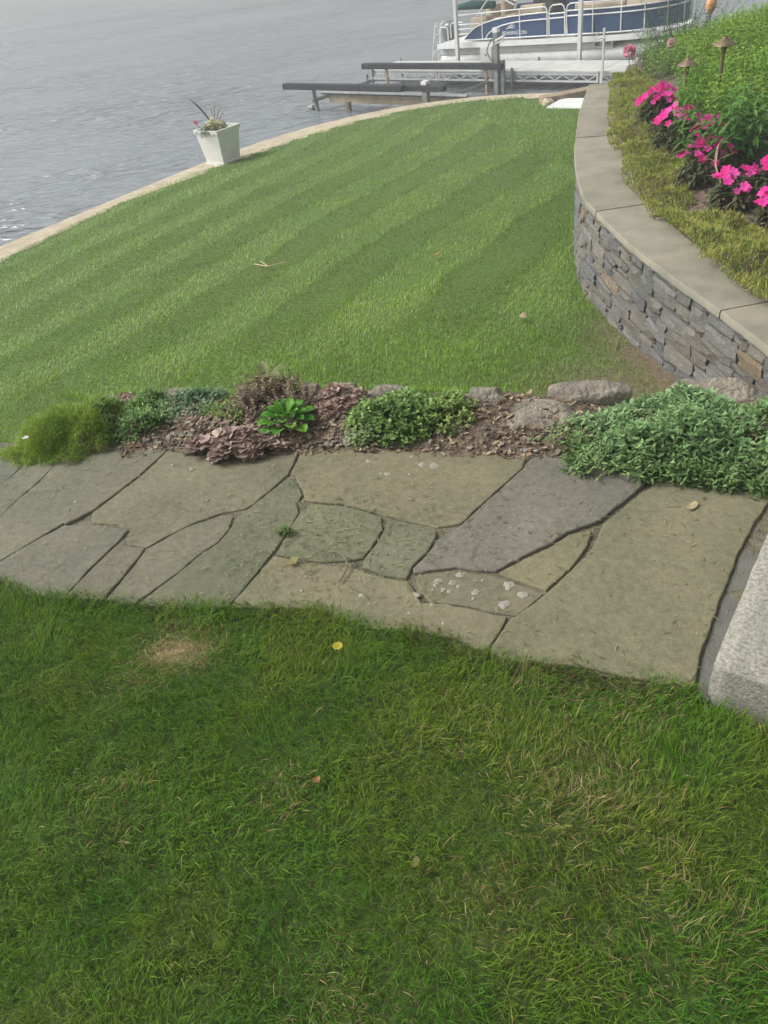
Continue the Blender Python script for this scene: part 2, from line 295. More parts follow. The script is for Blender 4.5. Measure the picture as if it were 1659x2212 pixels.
dm = dirt_amt(X, Y)[...,None]; gl_ = np.clip((np.hypot(X, Y)-3.6)/.6, 0, 1)[...,None]; gc = (np.array([.055,.09,.016])*(1-gl_)+np.array([.072,.125,.020])*gl_)*(1-dm)+np.array([.15,.115,.075])*dm; sp_ = np.exp(-(((X+.64)/.085)**2+((Y-1.60)/.05)**2))[...,None]*np.clip(fbm(X+2, Y, 17)*2.2-.35,0,.8)[...,None]; gc = gc*(1-sp_)+np.array([.42,.31,.17])*sp_
o = link('lawn_ground', npmesh('lawn_ground', np.stack([X,Y,Z],-1).reshape(-1,3), F4=Q, col=gc.reshape(-1,3), mat=M['turf'], smooth=True)); tag(o, kind='structure')
me = MB().add([(-650,-240,WATER_Z),(650,-240,WATER_Z),(650,860,WATER_Z),(-650,860,WATER_Z)], [(0,1,2,3)])
tag(me.build('lake_water', M['water']), kind='structure')

# seawall along the lawn edge: a run of cast sand-coloured concrete with real thickness
def ribbon(inner, outer, n):
    a = arc([(x,y,0) for x,y in inner], 6); b = arc([(x,y,0) for x,y in outer], 6)
    def res(p):
        p = np.array(p); d = np.r_[0, np.cumsum(np.linalg.norm(np.diff(p,axis=0),axis=1))]; t = np.linspace(0, d[-1], n)
        return np.stack([np.interp(t, d, p[:,k]) for k in (0,1)], 1)
    return res(a), res(b)
N = 240; az = np.linspace(-1.6, .78, N); ri = np.interp(az, _azs, _ris); ro = np.interp(az, _azs, _ros)
prof = lambda i: [(ri[i]-.12, SHORE_Z-.5), (ri[i]-.12, SHORE_Z-.004), (ri[i]+.02, SHORE_Z+.006*math.sin(i*.9)), (ro[i]-.03, SHORE_Z-.012), (ro[i], SHORE_Z-.05), (ro[i]+.02, -3.2)]
V = [(r*math.sin(az[i]), r*math.cos(az[i]), z) for i in range(N) for r, z in prof(i)]
F = [(i*6+j, i*6+j+1, (i+1)*6+j+1, (i+1)*6+j) for i in range(N-1) for j in range(5)]
o = MB().add(V, F).build('seawall', M['concrete'], smooth=True); tag(o, 'sand coloured concrete seawall strip curving between the lawn and the lake', 'seawall')

# ------------------------------------------------------------------ flagstone path
def fm():
    m, n, l, p = material('flagstone')
    tc = n.new('ShaderNodeTexCoord'); oi = n.new('ShaderNodeObjectInfo')
    def nz(s, d=6, ro=.6):
        t = n.new('ShaderNodeTexNoise'); t.inputs['Scale'].default_value = s; t.inputs['Detail'].default_value = d; t.inputs['Roughness'].default_value = ro; l.new(tc.outputs['Object'], t.inputs['Vector']); return t.outputs['Fac']
    def ramp(f, a, b, c1, c2):
        r = n.new('ShaderNodeValToRGB'); r.color_ramp.elements[0].position = a; r.color_ramp.elements[1].position = b; r.color_ramp.elements[0].color = (*c1,1); r.color_ramp.elements[1].color = (*c2,1); l.new(f, r.inputs['Fac']); return r.outputs['Color']
    def mul(a, b, f=1, mode='MULTIPLY'):
        x = n.new('ShaderNodeMix'); x.data_type = 'RGBA'; x.blend_type = mode; x.inputs['Factor'].default_value = f; l.new(a, x.inputs['A']); l.new(b, x.inputs['B']); return x.outputs['Result']
    c = mul(oi.outputs['Color'], ramp(nz(3.2), .3, .7, (.78,.80,.74), (1.18,1.12,1.05)))
    c = mul(c, ramp(nz(38, 5, .7), .32, .68, (.80,.80,.80), (1.15,1.15,1.13)))
    c = mul(c, ramp(nz(170, 3, .7), .38, .60, (.86,.86,.85), (1.1,1.1,1.1)))
    c = mul(c, ramp(nz(75, 2, .5), .70, .76, (1,1,1), (1.5,1.48,1.4)))
    l.new(c, p.inputs['Base Color']); p.inputs['Roughness'].default_value = .9; p.inputs['Specular IOR Level'].default_value = .25
    b = n.new('ShaderNodeBump'); b.inputs['Strength'].default_value = .5; b.inputs['Distance'].default_value = .006; l.new(nz(26, 9, .62), b.inputs['Height'])
    sn = n.new('ShaderNodeMath'); sn.operation = 'SNAP'; sn.inputs[1].default_value = .09; l.new(nz(5.5, 7, .6), sn.inputs[0])     # split bedding layers
    b2 = n.new('ShaderNodeBump'); b2.inputs['Strength'].default_value = .55; b2.inputs['Distance'].default_value = .012; l.new(sn.outputs[0], b2.inputs['Height']); l.new(b.outputs[0], b2.inputs['Normal']); l.new(b2.outputs[0], p.inputs['Normal'])
    return m
M['flag'] = fm()
path = empty('flagstone_path', (0,2,0), kind='structure')
xs = np.linspace(-2.72, 1.9, 60); V = []; F = []
for i, x in enumerate(xs):
    a, b = float(near_y(x))+.012, float(far_y(x))+.06
    V += [(x, a+(b-a)*t-2, -.011+.005*float(vnoise(x, a+(b-a)*t, 9))) for t in np.linspace(0,1,22)]
F = [(i*22+j, (i+1)*22+j, (i+1)*22+j+1, i*22+j+1) for i in range(59) for j in range(21)]
MB().add(V, F).build('joint_soil', M['joint'], path, smooth=True)
def flagstone(poly, color, dz, tilt):
    P = [Vector((x, y-2)) for x, y in poly]; n = len(P); out = []
    area = sum(P[i].x*P[(i+1)%n].y-P[(i+1)%n].x*P[i].y for i in range(n))
    if area < 0: P.reverse()
    for i in range(n):                              # resample with a rough chipped outline
        a, b = P[i], P[(i+1)%n]; L = (b-a).length; k = max(1, int(L/.022)); nn = Vector((b.y-a.y, a.x-b.x)).normalized()
        for j in range(k):
            q = a+(b-a)*(j/k); w = mnoise.noise((q.x*22, q.y*22, 3.1))*.004+mnoise.noise((q.x*70, q.y*70, 1.7))*.0025
            out.append(q+nn*(w+.0022))
    c = sum(out, Vector((0,0)))/len(out); m = len(out); nor = []
    for i in range(m):
        t = (out[(i+1)%m]-out[i-1]).normalized(); nor.append(Vector((t.y, -t.x)))
    zt = lambda q: dz+(q-c).dot(tilt)
    rings = [[(q.x, q.y, -.06) for q in out], [(q.x, q.y, zt(q)-.004) for q in out],
             [((q-nor[i]*.002).x, (q-nor[i]*.002).y, zt(q)-.0010) for i, q in enumerate(out)], [((q-nor[i]*.005).x, (q-nor[i]*.005).y, zt(q)) for i, q in enumerate(out)]]
    vs = [v for r in rings for v in r]; fs = [(r*m+i, r*m+(i+1)%m, (r+1)*m+(i+1)%m, (r+1)*m+i) for r in range(3) for i in range(m)]
    fs.append(tuple(range(3*m, 4*m)))
    mb = MB().add(vs, fs); o = mb.build('flagstone', M['flag'], path); o.color = (*color, 1)
    return o
FC = {'S1':(0.160,0.169,0.144),'S2':(0.164,0.167,0.133),'S3':(0.172,0.172,0.133),'S4':(0.160,0.158,0.122),'S5':(0.172,0.168,0.122),'S6':(0.160,0.158,0.130),'S7':(0.156,0.151,0.119),'S8':(0.156,0.154,0.119),
      'S9':(0.140,0.148,0.105),'S10':(0.188,0.178,0.122),'S11':(0.152,0.160,0.109),'S12':(0.152,0.157,0.113),'S13':(.160,.153,.137),'S14':(0.188,0.181,0.119),'S15':(0.168,0.160,0.115),'S16':(0.192,0.182,0.126),'S17':(0.172,0.168,0.115)}
stones = {}
FLAGS.update({'E1': [(-1.87,3.01),(-1.61,2.31),(-1.99,2.45),(-2.2,3.1)], 'E2': [(-1.60,2.29),(-1.53,2.12),(-1.56,2.17),(-2.1,2.33),(-2.01,2.43)], 'E3': [(-2.22,3.1),(-2.02,2.46),(-2.12,2.34),(-2.6,2.48),(-2.7,3.25)]})
FC.update({'E1': FC['S3'], 'E2': FC['S6'], 'E3': FC['S5']})
for k_, poly in FLAGS.items():
    stones[k_] = flagstone(poly, FC[k_], random.uniform(-.002,.003), Vector((random.uniform(-.004,.004), random.uniform(-.004,.004))))
stones['S13']['label'] = 'violet grey flagstone'; stones['S15']['label'] = 'flagstone spotted with white lichen'
def lichen(parent, spots):
    mb = MB()
    for x, y, r in spots:
        n = 14; ph = random.random()*9; rr = [r*(.7+.6*mnoise.noise((math.cos(6.283*k/n)*1.7+ph, math.sin(6.283*k/n)*1.7, x*9))+.25) for k in range(n)]
        z = .0025
        r *= .8
        mb.add([(x, y-2, z+.0012)]+[(x+rr[k]*math.cos(6.283*k/n), y-2+rr[k]*math.sin(6.283*k/n), z-.002) for k in range(n)], [(0, 1+k, 1+(k+1)%n) for k in range(n)])
    tag(mb.build('lichen_spots', M['lichen'], parent), kind='stuff')
lichen(stones['S10'], [(-.03,2.43,.012),(.16,2.36,.014),(.20,2.34,.017),(.13,2.42,.009),(.03,2.33,.012),(.01,2.34,.008),(.0,2.50,.014),(.11,2.31,.007)])
lichen(stones['S15'], [(.13,1.735,.013),(.17,1.72,.011),(.20,1.75,.014),(.14,1.695,.009),(.155,1.685,.008),(.23,1.665,.012),(.33,1.675,.018),(.36,1.625,.016),(.30,1.60,.016),(.185,1.70,.008),(.11,1.70,.006),(.12,1.72,.007),(.26,1.71,.006),(.22,1.64,.006)])
lichen(stones['S16'], [(.06,1.69,.012),(.10,1.64,.008),(-.10,1.72,.010),(-.28,1.78,.006),(.03,1.62,.006),(-.20,1.70,.005),(.12,1.56,.006)])
lichen(stones['S17'], [(.55,1.53,.007),(.48,1.44,.012),(.62,1.60,.005),(.72,1.62,.004),(.60,1.40,.006),(.43,1.42,.007)])
lichen(stones['S5'], [(-.78,2.60,.008),(-.70,2.55,.01),(-.62,2.33,.006)]); lichen(stones['S3'], [(-1.12,2.44,.008),(-1.0,2.66,.006),(-1.2,2.55,.005)])
me_ = MB().prism([(x, y-2, -.03) for x, y in [(.70,1.215),(.715,1.185),(1.16,1.75),(1.30,1.93),(1.215,1.86),(1.09,1.765),(.995,1.65),(.93,1.56),(.875,1.49),(.745,1.30)]], (0,0,.022), 2)
me_.build('mortar_strip', M['mortar'], path)

# ------------------------------------------------------------------ granite step
gr = empty('granite_step', (.712,1.192,0), label='pale speckled granite step slab at the end of the flagstone path', cat='step')
gr.rotation_euler = (0, 0, math.atan2(-.617, .787))          # local x along the front face, local y along the path edge
bm = bmesh.new(); bmesh.ops.create_cube(bm, size=1)
bmesh.ops.scale(bm, vec=(.9,1.5,.24), verts=bm.verts); bmesh.ops.translate(bm, vec=(.45,.75,0), verts=bm.verts)
bmesh.ops.bevel(bm, geom=bm.edges[:], offset=.008, segments=2, affect='EDGES')
bmesh.ops.subdivide_edges(bm, edges=[e for e in bm.edges if e.calc_length() > .1], cuts=24, use_grid_fill=True)
for v in bm.verts:
    q = v.co*9; v.co += Vector((mnoise.noise(q), mnoise.noise(q+Vector((7,0,0))), mnoise.noise(q+Vector((0,9,0)))*.5))*.003 + Vector((mnoise.noise(q*4), mnoise.noise(q*4+Vector((7,0,0))), 0))*.0025
me = bpy.data.meshes.new('block'); bm.to_mesh(me); bm.free(); me.materials.append(M['granite']); me.polygons.foreach_set('use_smooth', np.ones(len(me.polygons), bool))
link('block', me, gr)

# ------------------------------------------------------------------ curved dry-stone wall
def wpt(s):
    p = np.array([np.interp(s, wd, WP[:,0]), np.interp(s, wd, WP[:,1])]); a = max(s-.08, 0); b = min(s+.08, WL)
    t = np.array([np.interp(b, wd, WP[:,0])-np.interp(a, wd, WP[:,0]), np.interp(b, wd, WP[:,1])-np.interp(a, wd, WP[:,1])]); t /= np.linalg.norm(t)
    return p, t, np.array([t[1], -t[0]])            # point on cap edge, tangent, inward (right-hand) normal
def inner_w(s): return float(np.interp(s, [0, 2.0, WL*.55, WL], [.28,.34,.44,.36]))
wall = empty('stone_wall', (2,5,CAP_Z), label='curved dry stacked grey stone retaining wall with bluestone cap', cat='wall')
W0 = np.array([2,5])
V = []; F = []
ss = np.linspace(0, WL, 90)
for s in ss:
    p, t, nn = wpt(s); a = p+nn*.075-W0; b = p+nn*.5-W0
    V += [(a[0],a[1],-.045),(a[0],a[1],-1.75),(b[0],b[1],-.045)]
F = [(i*3, i*3+1, i*3+4, i*3+3) for i in range(89)]+[(i*3, i*3+3, i*3+5, i*3+2) for i in range(89)]
MB().add(V, F).build('wall_core', M['core'], wall)
# stone meshes shared between stones: unit blocks with a split, uneven face (x length, y depth, z height)
variants = []
for vi in range(14):
    vs = []; fs = []; n = 5; rj = random.Random(vi)
    cs = {c: (rj.uniform(-.03,.03), rj.uniform(-.08,.08)) for c in ((0,0),(n-1,0),(0,n-1),(n-1,n-1))}
    def cr(i, j):
        u, v = i/(n-1), j/(n-1); dx = sum(cs[c][0]*((u if c[0] else 1-u)*(v if c[1] else 1-v)) for c in cs); dy = sum(cs[c][1]*((u if c[0] else 1-u)*(v if c[1] else 1-v)) for c in cs); return dx, dy
    for j in range(n):
        for i in range(n):
            u, v = i/(n-1)-.5, j/(n-1)-.5; dx, dy = cr(i, j); e = i in (0, n-1) or j in (0, n-1)
            d = -.5+(.10 if e else 0)+mnoise.noise((u*2.3+vi*5, v*2.3, vi*3.3))*.20+mnoise.noise((u*7+vi*5, v*7, vi*3.3))*.07
            vs.append((u*.98+dx+(rj.uniform(-.02,.02) if e else 0), d, v*.96+dy+(rj.uniform(-.035,.035) if e else 0)))
    ring = [j*n+i for j, i in [(0,i) for i in range(n)]+[(j,n-1) for j in range(1,n)]+[(n-1,i) for i in range(n-2,-1,-1)]+[(j,0) for j in range(n-2,0,-1)]]
    fs += [(j*n+i, j*n+i+1, (j+1)*n+i+1, (j+1)*n+i) for j in range(n-1) for i in range(n-1)]
    m0 = len(vs); vs += [(vs[k][0]*.96, .5, vs[k][2]*.96) for k in ring]; q = len(ring)
    fs += [(ring[k], m0+k, m0+(k+1)%q, ring[(k+1)%q]) for k in range(q)]
    me = bpy.data.meshes.new('stone'); me.from_pydata(vs, [], fs); me.materials.append(M['wallstone'])
    me.polygons.foreach_set('use_smooth', np.ones(len(me.polygons), bool)); me.set_sharp_from_angle(angle=R(24)); variants.append(me)
rs = random.Random(4); CW, RH = .036, .050; s_lo, s_hi = 0.0, 6.6; ncol = int((s_hi-s_lo)/CW); nrow = 16; occ = np.zeros((nrow, ncol), bool); nst = 0; nsmall = 0
for r0 in range(nrow):
    for c0 in range(ncol):
        if occ[r0, c0]: continue
        h = rs.choice([1,1,1,1,2,2,2,3]); w = rs.randint(4,11) if h < 3 else rs.randint(5,8)
        if c0+w > ncol: w = ncol-c0
        run = 1
        while c0+run < ncol and run < 16 and not occ[r0, c0+run]: run += 1
        if run <= 5: w = run
        else:
            w = min(w, run)
            if run-w < 4: w = run if run <= 11 else run//2
        while h > 1 and h*RH > w*CW*.62: h -= 1
        h = min(h, nrow-r0)
        occ[r0:r0+h, c0:c0+w] = True
        s = s_lo+(c0+w/2)*CW; zc = -.052-(r0+h/2)*RH
        p, t, nn = wpt(s); gz = float(lower_z(p[0], p[1])) if p[1] > 4.1 else float(land_z(p[0]-.1, p[1]))
        if zc+CAP_Z+h*RH*.5 < gz-.03 or nst >= 296: continue
        o = link('stone', variants[rs.randrange(14)], wall, (p[0]+nn[0]*(.055+rs.uniform(-.007,.007))-W0[0], p[1]+nn[1]*(.055)-W0[1], zc), math.atan2(t[1], t[0]) + math.pi + rs.uniform(-.05,.05))
        # face points outwards (against the inward normal): local -y is outwards
        o.rotation_euler = (rs.uniform(-.03,.03), rs.uniform(-.035,.035), math.atan2(t[1], t[0]) + rs.uniform(-.06,.06))
        o.scale = (w*CW-.006, -.11, h*RH-.005)
        o.scale = (w*CW-.001, .11, h*RH-.000)
        ang = math.atan2(nn[1], nn[0])-math.pi/2; o.rotation_euler[2] = ang + rs.uniform(-.035,.035)
        g = rs.uniform(.145,.225); k2 = rs.random()
        o.color = (g*1.0, g*.995, g*.97, 1) if k2 < .52 else ((g*1.10, g*1.02, g*.88, 1) if k2 < .96 else (.24,.19,.13, 1)); nst += 1
# bluestone cap slabs
joints = [0, .55, 1.30, 2.16, 3.26, 4.25, 5.55, 6.8, 7.9, WL]
for i in range(len(joints)-1):
    a, b = joints[i]+.003, joints[i+1]-.003; n = 16; top = []; 
    for k2 in range(n+1):
        s = a+(b-a)*k2/n; p, t, nn = wpt(s); j1 = mnoise.noise((s*9, 1, i))*.007+mnoise.noise((s*35, 1, i))*.004
        e0 = p-nn*(.022+j1)-W0; e1 = p+nn*inner_w(s)-W0; top.append((e0, e1))
    vs = []; dz = random.uniform(-.003,.003)
    for e0, e1 in top:
        d = (e1-e0)/np.linalg.norm(e1-e0); w = np.linalg.norm(e1-e0)
        f = e0+d*.007
        vs += [(e0[0],e0[1],-.045),(e0[0],e0[1],-.010+dz),(f[0],f[1],dz)]+[((e0+d*w*q)[0],(e0+d*w*q)[1],dz) for q in (.33,.66,1)]+[(e1[0],e1[1],-.045)]
    m = 7; fs = [(k2*m+j, (k2+1)*m+j, (k2+1)*m+j+1, k2*m+j+1) for k2 in range(n) for j in range(6)]+[tuple(range(m)), tuple(reversed(range(n*m, n*m+m)))]
    o = MB().add(vs, fs).build('cap_slab', M['cap'], wall, smooth=True); g = random.uniform(.225,.26); o.color = (g*1.03, g*.97, g*.77, 1)
# ------------------------------------------------------------------ vegetation builders (numpy, one mesh each)
def blades(P, H, Wd, lean, az, col, segs=2, tipcol=1.25, curl=.5, rootcol=.55):
    """grass blades: root P, height H, width Wd, lean angle, lean azimuth"""
    n = len(P); d = np.stack([np.sin(az), np.cos(az), np.zeros(n)], 1)
    fa = az + rng.uniform(-1.2, 1.2, n); side = np.stack([np.cos(fa), -np.sin(fa), np.zeros(n)], 1)
    up = np.array([0,0,1.]); rows = []; cols = []
    for k in range(segs+1):
        t = k/segs; a = lean*(1-curl+curl*t*1.6)
        c = P + (d*(np.sin(a)*H*t)[:,None] + up*(np.cos(a)*H*t)[:,None])
        f = (1-t)**.7 if k else 1
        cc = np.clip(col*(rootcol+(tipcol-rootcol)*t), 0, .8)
        if k < segs:
            rows += [c-side*(Wd*f*.5)[:,None], c+side*(Wd*f*.5)[:,None]]; cols += [cc, cc]
        else: rows.append(c); cols.append(cc)
    m = 2*segs+1; V = np.stack(rows, 1).reshape(-1, 3); C = np.stack(cols, 1).reshape(-1, 3); b = np.arange(n)[:,None]*m
    F4 = np.concatenate([b+np.array([[2*k, 2*k+1, 2*k+3, 2*k+2]]) for k in range(segs-1)]) if segs > 1 else None
    F3 = b+np.array([[2*segs-2, 2*segs-1, 2*segs]])
    return V, F3, F4, C
def leaves(P, D, U, L, Wd, col, w1=.9, w2=.8, droop=.15, fold=.12):
    n = len(P); D = unit(D); S = unit(np.cross(D, U)); U = np.cross(S, D); L = L[:,None]; Wd = Wd[:,None]
    r1, r2 = P+D*L*.3, P+D*L*.68-U*L*droop*.4
    rows = [P, r1+S*Wd*w1*.5, r1-U*Wd*fold, r1-S*Wd*w1*.5, r2+S*Wd*w2*.5, r2-U*Wd*fold, r2-S*Wd*w2*.5, P+D*L-U*L*droop]
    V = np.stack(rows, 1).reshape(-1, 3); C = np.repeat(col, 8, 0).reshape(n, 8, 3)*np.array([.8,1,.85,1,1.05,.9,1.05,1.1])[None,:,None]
    b = np.arange(n)[:,None]*8
    F3 = np.concatenate([b+np.array([[0,2,1]]), b+np.array([[0,3,2]]), b+np.array([[4,5,7]]), b+np.array([[5,6,7]])])
    F4 = np.concatenate([b+np.array([[1,2,5,4]]), b+np.array([[2,3,6,5]])])
    return V, F3, F4, C.reshape(-1, 3)
def shoots(T, A, K, gap, L, Wd, col, colvar=.25, elev=.5, per=2, w1=.9, w2=.8, taper=.0, tipbright=1.2, droop=.2):
    """leafy shoots: tip T, axis A (unit), K leaf nodes going down the stem, per leaves at each node"""
    n = len(T); A = unit(A); ph = rng.uniform(0, 6.28, n); out = []
    ref = unit(np.cross(A, np.array([.3,.9,.2]))); ref2 = np.cross(A, ref); Ps, Ds, Ls, Ws, Cs = [], [], [], [], []
    for k in range(K):
        for j in range(per):
            a = ph + k*(1.57 if per == 2 else 2.4/per*1.3) + j*2*np.pi/per + rng.normal(0,.25,n); rad = ref*np.cos(a)[:,None]+ref2*np.sin(a)[:,None]
            e = elev*(1.25 if k == 0 else 1)+rng.normal(0,.2,n)
            Ds.append(rad*np.cos(e)[:,None]+A*np.sin(e)[:,None]); Ps.append(T-A*(gap*k)[:,None] if np.ndim(gap) else T-A*gap*k)
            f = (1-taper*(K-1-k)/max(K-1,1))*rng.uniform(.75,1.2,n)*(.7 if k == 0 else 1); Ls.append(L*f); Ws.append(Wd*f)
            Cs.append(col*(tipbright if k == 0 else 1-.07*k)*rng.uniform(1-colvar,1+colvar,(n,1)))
    P, D, C = np.concatenate(Ps), np.concatenate(Ds), np.clip(np.concatenate(Cs), 0, .8)
    U = np.tile(np.array([[0,0,1.]]), (len(P),1))+rng.normal(0,.25,(len(P),3))
    return leaves(P, D, U, np.concatenate(Ls), np.concatenate(Ws), C, w1, w2, droop)
def join(*parts):
    V, A, B, C = [], [], [], []; n = 0
    for v, f3, f4, c in parts:
        V.append(v); C.append(c)
        if f3 is not None: A.append(f3+n)
        if f4 is not None: B.append(f4+n)
        n += len(v)
    return np.concatenate(V), np.concatenate(A) if A else None, np.concatenate(B) if B else None, np.concatenate(C)
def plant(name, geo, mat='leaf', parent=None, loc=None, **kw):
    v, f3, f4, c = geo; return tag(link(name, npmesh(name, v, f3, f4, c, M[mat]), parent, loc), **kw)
def stems(P0, P1, r, col):
    """thin stems as three-sided tubes"""
    n = len(P0); d = unit(P1-P0); a = unit(np.cross(d, np.array([.2,1,.1]))); b = np.cross(d, a); rows = []
    for P, rr in ((P0, r), (P1, r*.6)):
        for k in range(3): rows.append(P+(a*math.cos(2.094*k)+b*math.sin(2.094*k))*rr)
    V = np.stack(rows, 1).reshape(-1, 3); i = np.arange(n)[:,None]*6
    F4 = np.concatenate([i+np.array([[k, (k+1)%3, 3+(k+1)%3, 3+k]]) for k in range(3)])
    return V, None, F4, np.repeat(col, 6, 0)
def mix(a, b, t): return np.array(a)[None]*(1-t[:,None])+np.array(b)[None]*t[:,None]

# ------------------------------------------------------------------ upper lawn: blades near the eye
def near_lawn():
    n = 305000; x = rng.uniform(-2.9, 2.2, n); y = rng.uniform(.0, 3.0, n); y[:260000] = rng.uniform(.25, 2.35, 260000); x[:260000] = rng.uniform(-1.75, 1.55, 260000)
    lim = near_y(x) + rng.normal(0, .016, n) + .006
    inn = np.abs(x+.12) < 1.0+.42*y; inn[260000:] = ~inn[260000:] | (y[260000:] < .25); k = (y < lim) & inn & ~((x*.617+y*.787 > 1.375-.02) & (x*.787-y*.617 > -.19))
    x, y = x[k], y[k]; n = len(x)
    g1 = fbm(x, y, 6)*.7+fbm(x, y, 17)*.3; g2 = fbm(x+40, y+17, 4.5)*.75+fbm(x+4, y+1, 19)*.25; g3 = fbm(x+5, y-30, 9)
    rg = .1+1.75*fbm(x+2, y, 17); straw = np.exp(-(((x+.63)/.095)**2+((y-1.595)/.06)**2))*1.45*rg+np.exp(-(((x+.70)/.05)**2+((y-1.66)/.07)**2))*.6*rg+np.exp(-(((x+.76)/.09)**2+((y-1.50)/.05)**2))*.5*rg
    for cx, cy, r, w in ((.42,1.0,.12,.42),(.30,.98,.1,.35),(.12,.80,.12,.38),(-.33,1.09,.07,.5),(.35,1.30,.14,.32),(.1,1.16,.1,.25),(.45,.68,.14,.35),(-.2,.62,.12,.35),(-.75,1.15,.12,.25),(.55,1.2,.1,.3)):
        straw += w*np.exp(-((x-cx)**2+(y-cy)**2)/r**2)
    base = mix((.075,.215,.016), (.15,.29,.02), np.clip((g1-.25)*2,0,1)); base = base*(1-np.clip((g2-.45)*2.2,0,.38)[:,None])+np.array([.24,.25,.03])*np.clip((g2-.45)*2.2,0,.38)[:,None]
    dry = rng.random(n) < np.clip(straw*.8+.010+np.clip(g2-.62,0,1)*.2, 0, .93)
    dcol = mix((.26,.20,.07), (.50,.41,.20), rng.random(n)); st_ = straw > .55; dcol[st_] = mix((.36,.27,.13),(.58,.46,.26), rng.random(st_.sum())); base = np.where(dry[:,None], dcol, base)
    base *= rng.uniform(.7, 1.3, (n,1)); pale = rng.random(n) < .03; base[pale] = base[pale]*1.5+.02
    H = rng.gamma(9, .0031, n)*(.75+.6*g3)*np.where(straw > .6, .6, 1); Wd = rng.uniform(.0013,.0032,n)*np.where(rng.random(n) < .06, 1.7, 1)
    lean = np.clip(rng.normal(.75, .33, n)+np.where(straw > .5, .35, 0), .05, 1.45); az = (fbm(x-11, y+3, 4.5)*4-1)*2.2 + rng.normal(0, .9, n)
    z = (fbm(x, y, 2.5)-.5)*.035*np.clip((near_y(x)-y)*5,0,1)
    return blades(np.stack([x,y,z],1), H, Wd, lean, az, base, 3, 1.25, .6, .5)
plant('upper_lawn_grass', near_lawn(), 'grass', label='shaggy green lawn grass with straw yellow patches in front of the path', cat='grass', kind='stuff')

# ------------------------------------------------------------------ lower lawn with mowing stripes
def lower_lawn():
    def one(n, r0, r1, dens, h, w):
        out = []
        a = rng.uniform(-.56, .50, n); r = np.exp(rng.uniform(math.log(r0), math.log(r1), n)); x = r*np.sin(a); y = r*np.cos(a)
        return x, y, r
    x, y, r = one(470000, 3.0, 21.5, 1, 1, 1)
    wx = np.interp(y, WP[:,1], WP[:,0])
    k = (y > far_y(x)+bed_w(x)+.06) & (r < shore_r(x, y)+.02+rng.normal(0,.035,len(x))) & ~((x > wx-.015) & (y < 10.75)) & ~((x > 4.4) & (x-4.4 > (18.3-y)*.9) & (y > 16.6))
    keep_bank = (r > 4.35) | (rng.random(len(x)) < .45); k &= keep_bank
    x, y, r, wx = x[k], y[k], r[k], wx[k]; n = len(x)
    dw = wx-x; dirt = dirt_amt(x, y)
    k = rng.random(n) > dirt*.93; x, y, r, dw, dirt = x[k], y[k], r[k], dw[k], dirt[k]; n = len(x)
    q = x*.866-y*.5 + .5*(fbm(x, y, .14)-.5)*2 + .30*(fbm(x, y, .8)-.5) + .008*(y-9)*(x+1); ph = (q+3.1)/1.27
    stripe = np.tanh(1.6*np.cos(2*np.pi*ph))*(.5+.6*np.clip((x+2.2)/3, 0, 1)) * np.clip((r-5.6)/1.5, 0, 1)*np.clip(dw/.5, 0, 1)        # +1: blades bent away from the eye
    stripe *= np.clip(.15+1.6*fbm(x+13, y+5, .4), .3, 1)
    g1 = fbm(x, y, 1.1); g2 = fbm(x+20, y, .45); g3 = fbm(x, y-9, 3)
    base = mix((.175,.365,.028), (.275,.45,.04), np.clip((g1-.2)*1.6,0,1)); base = base*(1-.3*g2[:,None])+np.array([.30,.40,.05])*.3*g2[:,None]
    dry = rng.random(n) < .02+dirt*.45+.1*np.clip(g3-.62,0,1)*3; base = np.where(dry[:,None], mix((.22,.16,.07),(.40,.32,.17), rng.random(n)), base)
    base *= rng.uniform(.62,1.4,(n,1))*(.78+.44*fbm(x+7, y-2, 2.4))[:,None]*(.85+.3*fbm(x+70, y-2, .6))[:,None]; 
    sc = (r/5)**.62; H = rng.gamma(12, .0029, n)*(.7+.6*g3)*np.where(rng.random(n) < .015, 1.6, 1)*(1+.25*(r/5-1)*.35); Wd = rng.uniform(.0025,.0046,n)*sc
    d0 = np.arctan2(.5, .866)                    # mowing direction, azimuth from +y
    az = np.where(stripe+rng.normal(0,.25,n) > 0, d0, d0+np.pi) + rng.normal(0, .6, n)
    lean = np.clip(.50+.62*np.abs(stripe)+rng.normal(0,.2,n), .05, 1.4)
    z = land_z(x, y)-.006+(fbm(x, y, .8)-.5)*.03*(r > 4)
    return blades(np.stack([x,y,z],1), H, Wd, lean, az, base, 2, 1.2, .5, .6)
plant('lower_lawn_grass', lower_lawn(), 'mown', label='mown lawn grass with light and dark mowing stripes running to the seawall', cat='grass', kind='stuff')

# grass clippings scattered over the flagstones
def clippings():
    n = 7000; x = rng.uniform(-1.6, 1.3, n); y = near_y(x)+rng.random(n)*(far_y(x)-near_y(x)); w = .10+.9*np.exp(-(((x+.22)/.28)**2+((y-2.05)/.26)**2))+.5*np.exp(-(((x-.2)/.4)**2+((y-1.95)/.2)**2))+.25*np.clip(.35-(y-near_y(x)),0,1)
    k = rng.random(n) < w*.8; x, y = x[k], y[k]; n = len(x); L = rng.uniform(.010,.034,n); a = rng.uniform(0,6.28,n)
    D = np.stack([np.cos(a), np.sin(a), rng.normal(.03,.08,n)],1); U = np.tile([0,0,1.],(n,1)); c = mix((.12,.16,.04),(.42,.38,.22), rng.random(n)**1.1)
    return leaves(np.stack([x,y,np.full(n,.007)],1), D, U, L, rng.uniform(.0022,.0040,n), c, 1, .8, .0, .1)
plant('grass_clippings', clippings(), 'grass', label='dry grass clippings scattered over the flagstones', cat='clippings', kind='stuff')
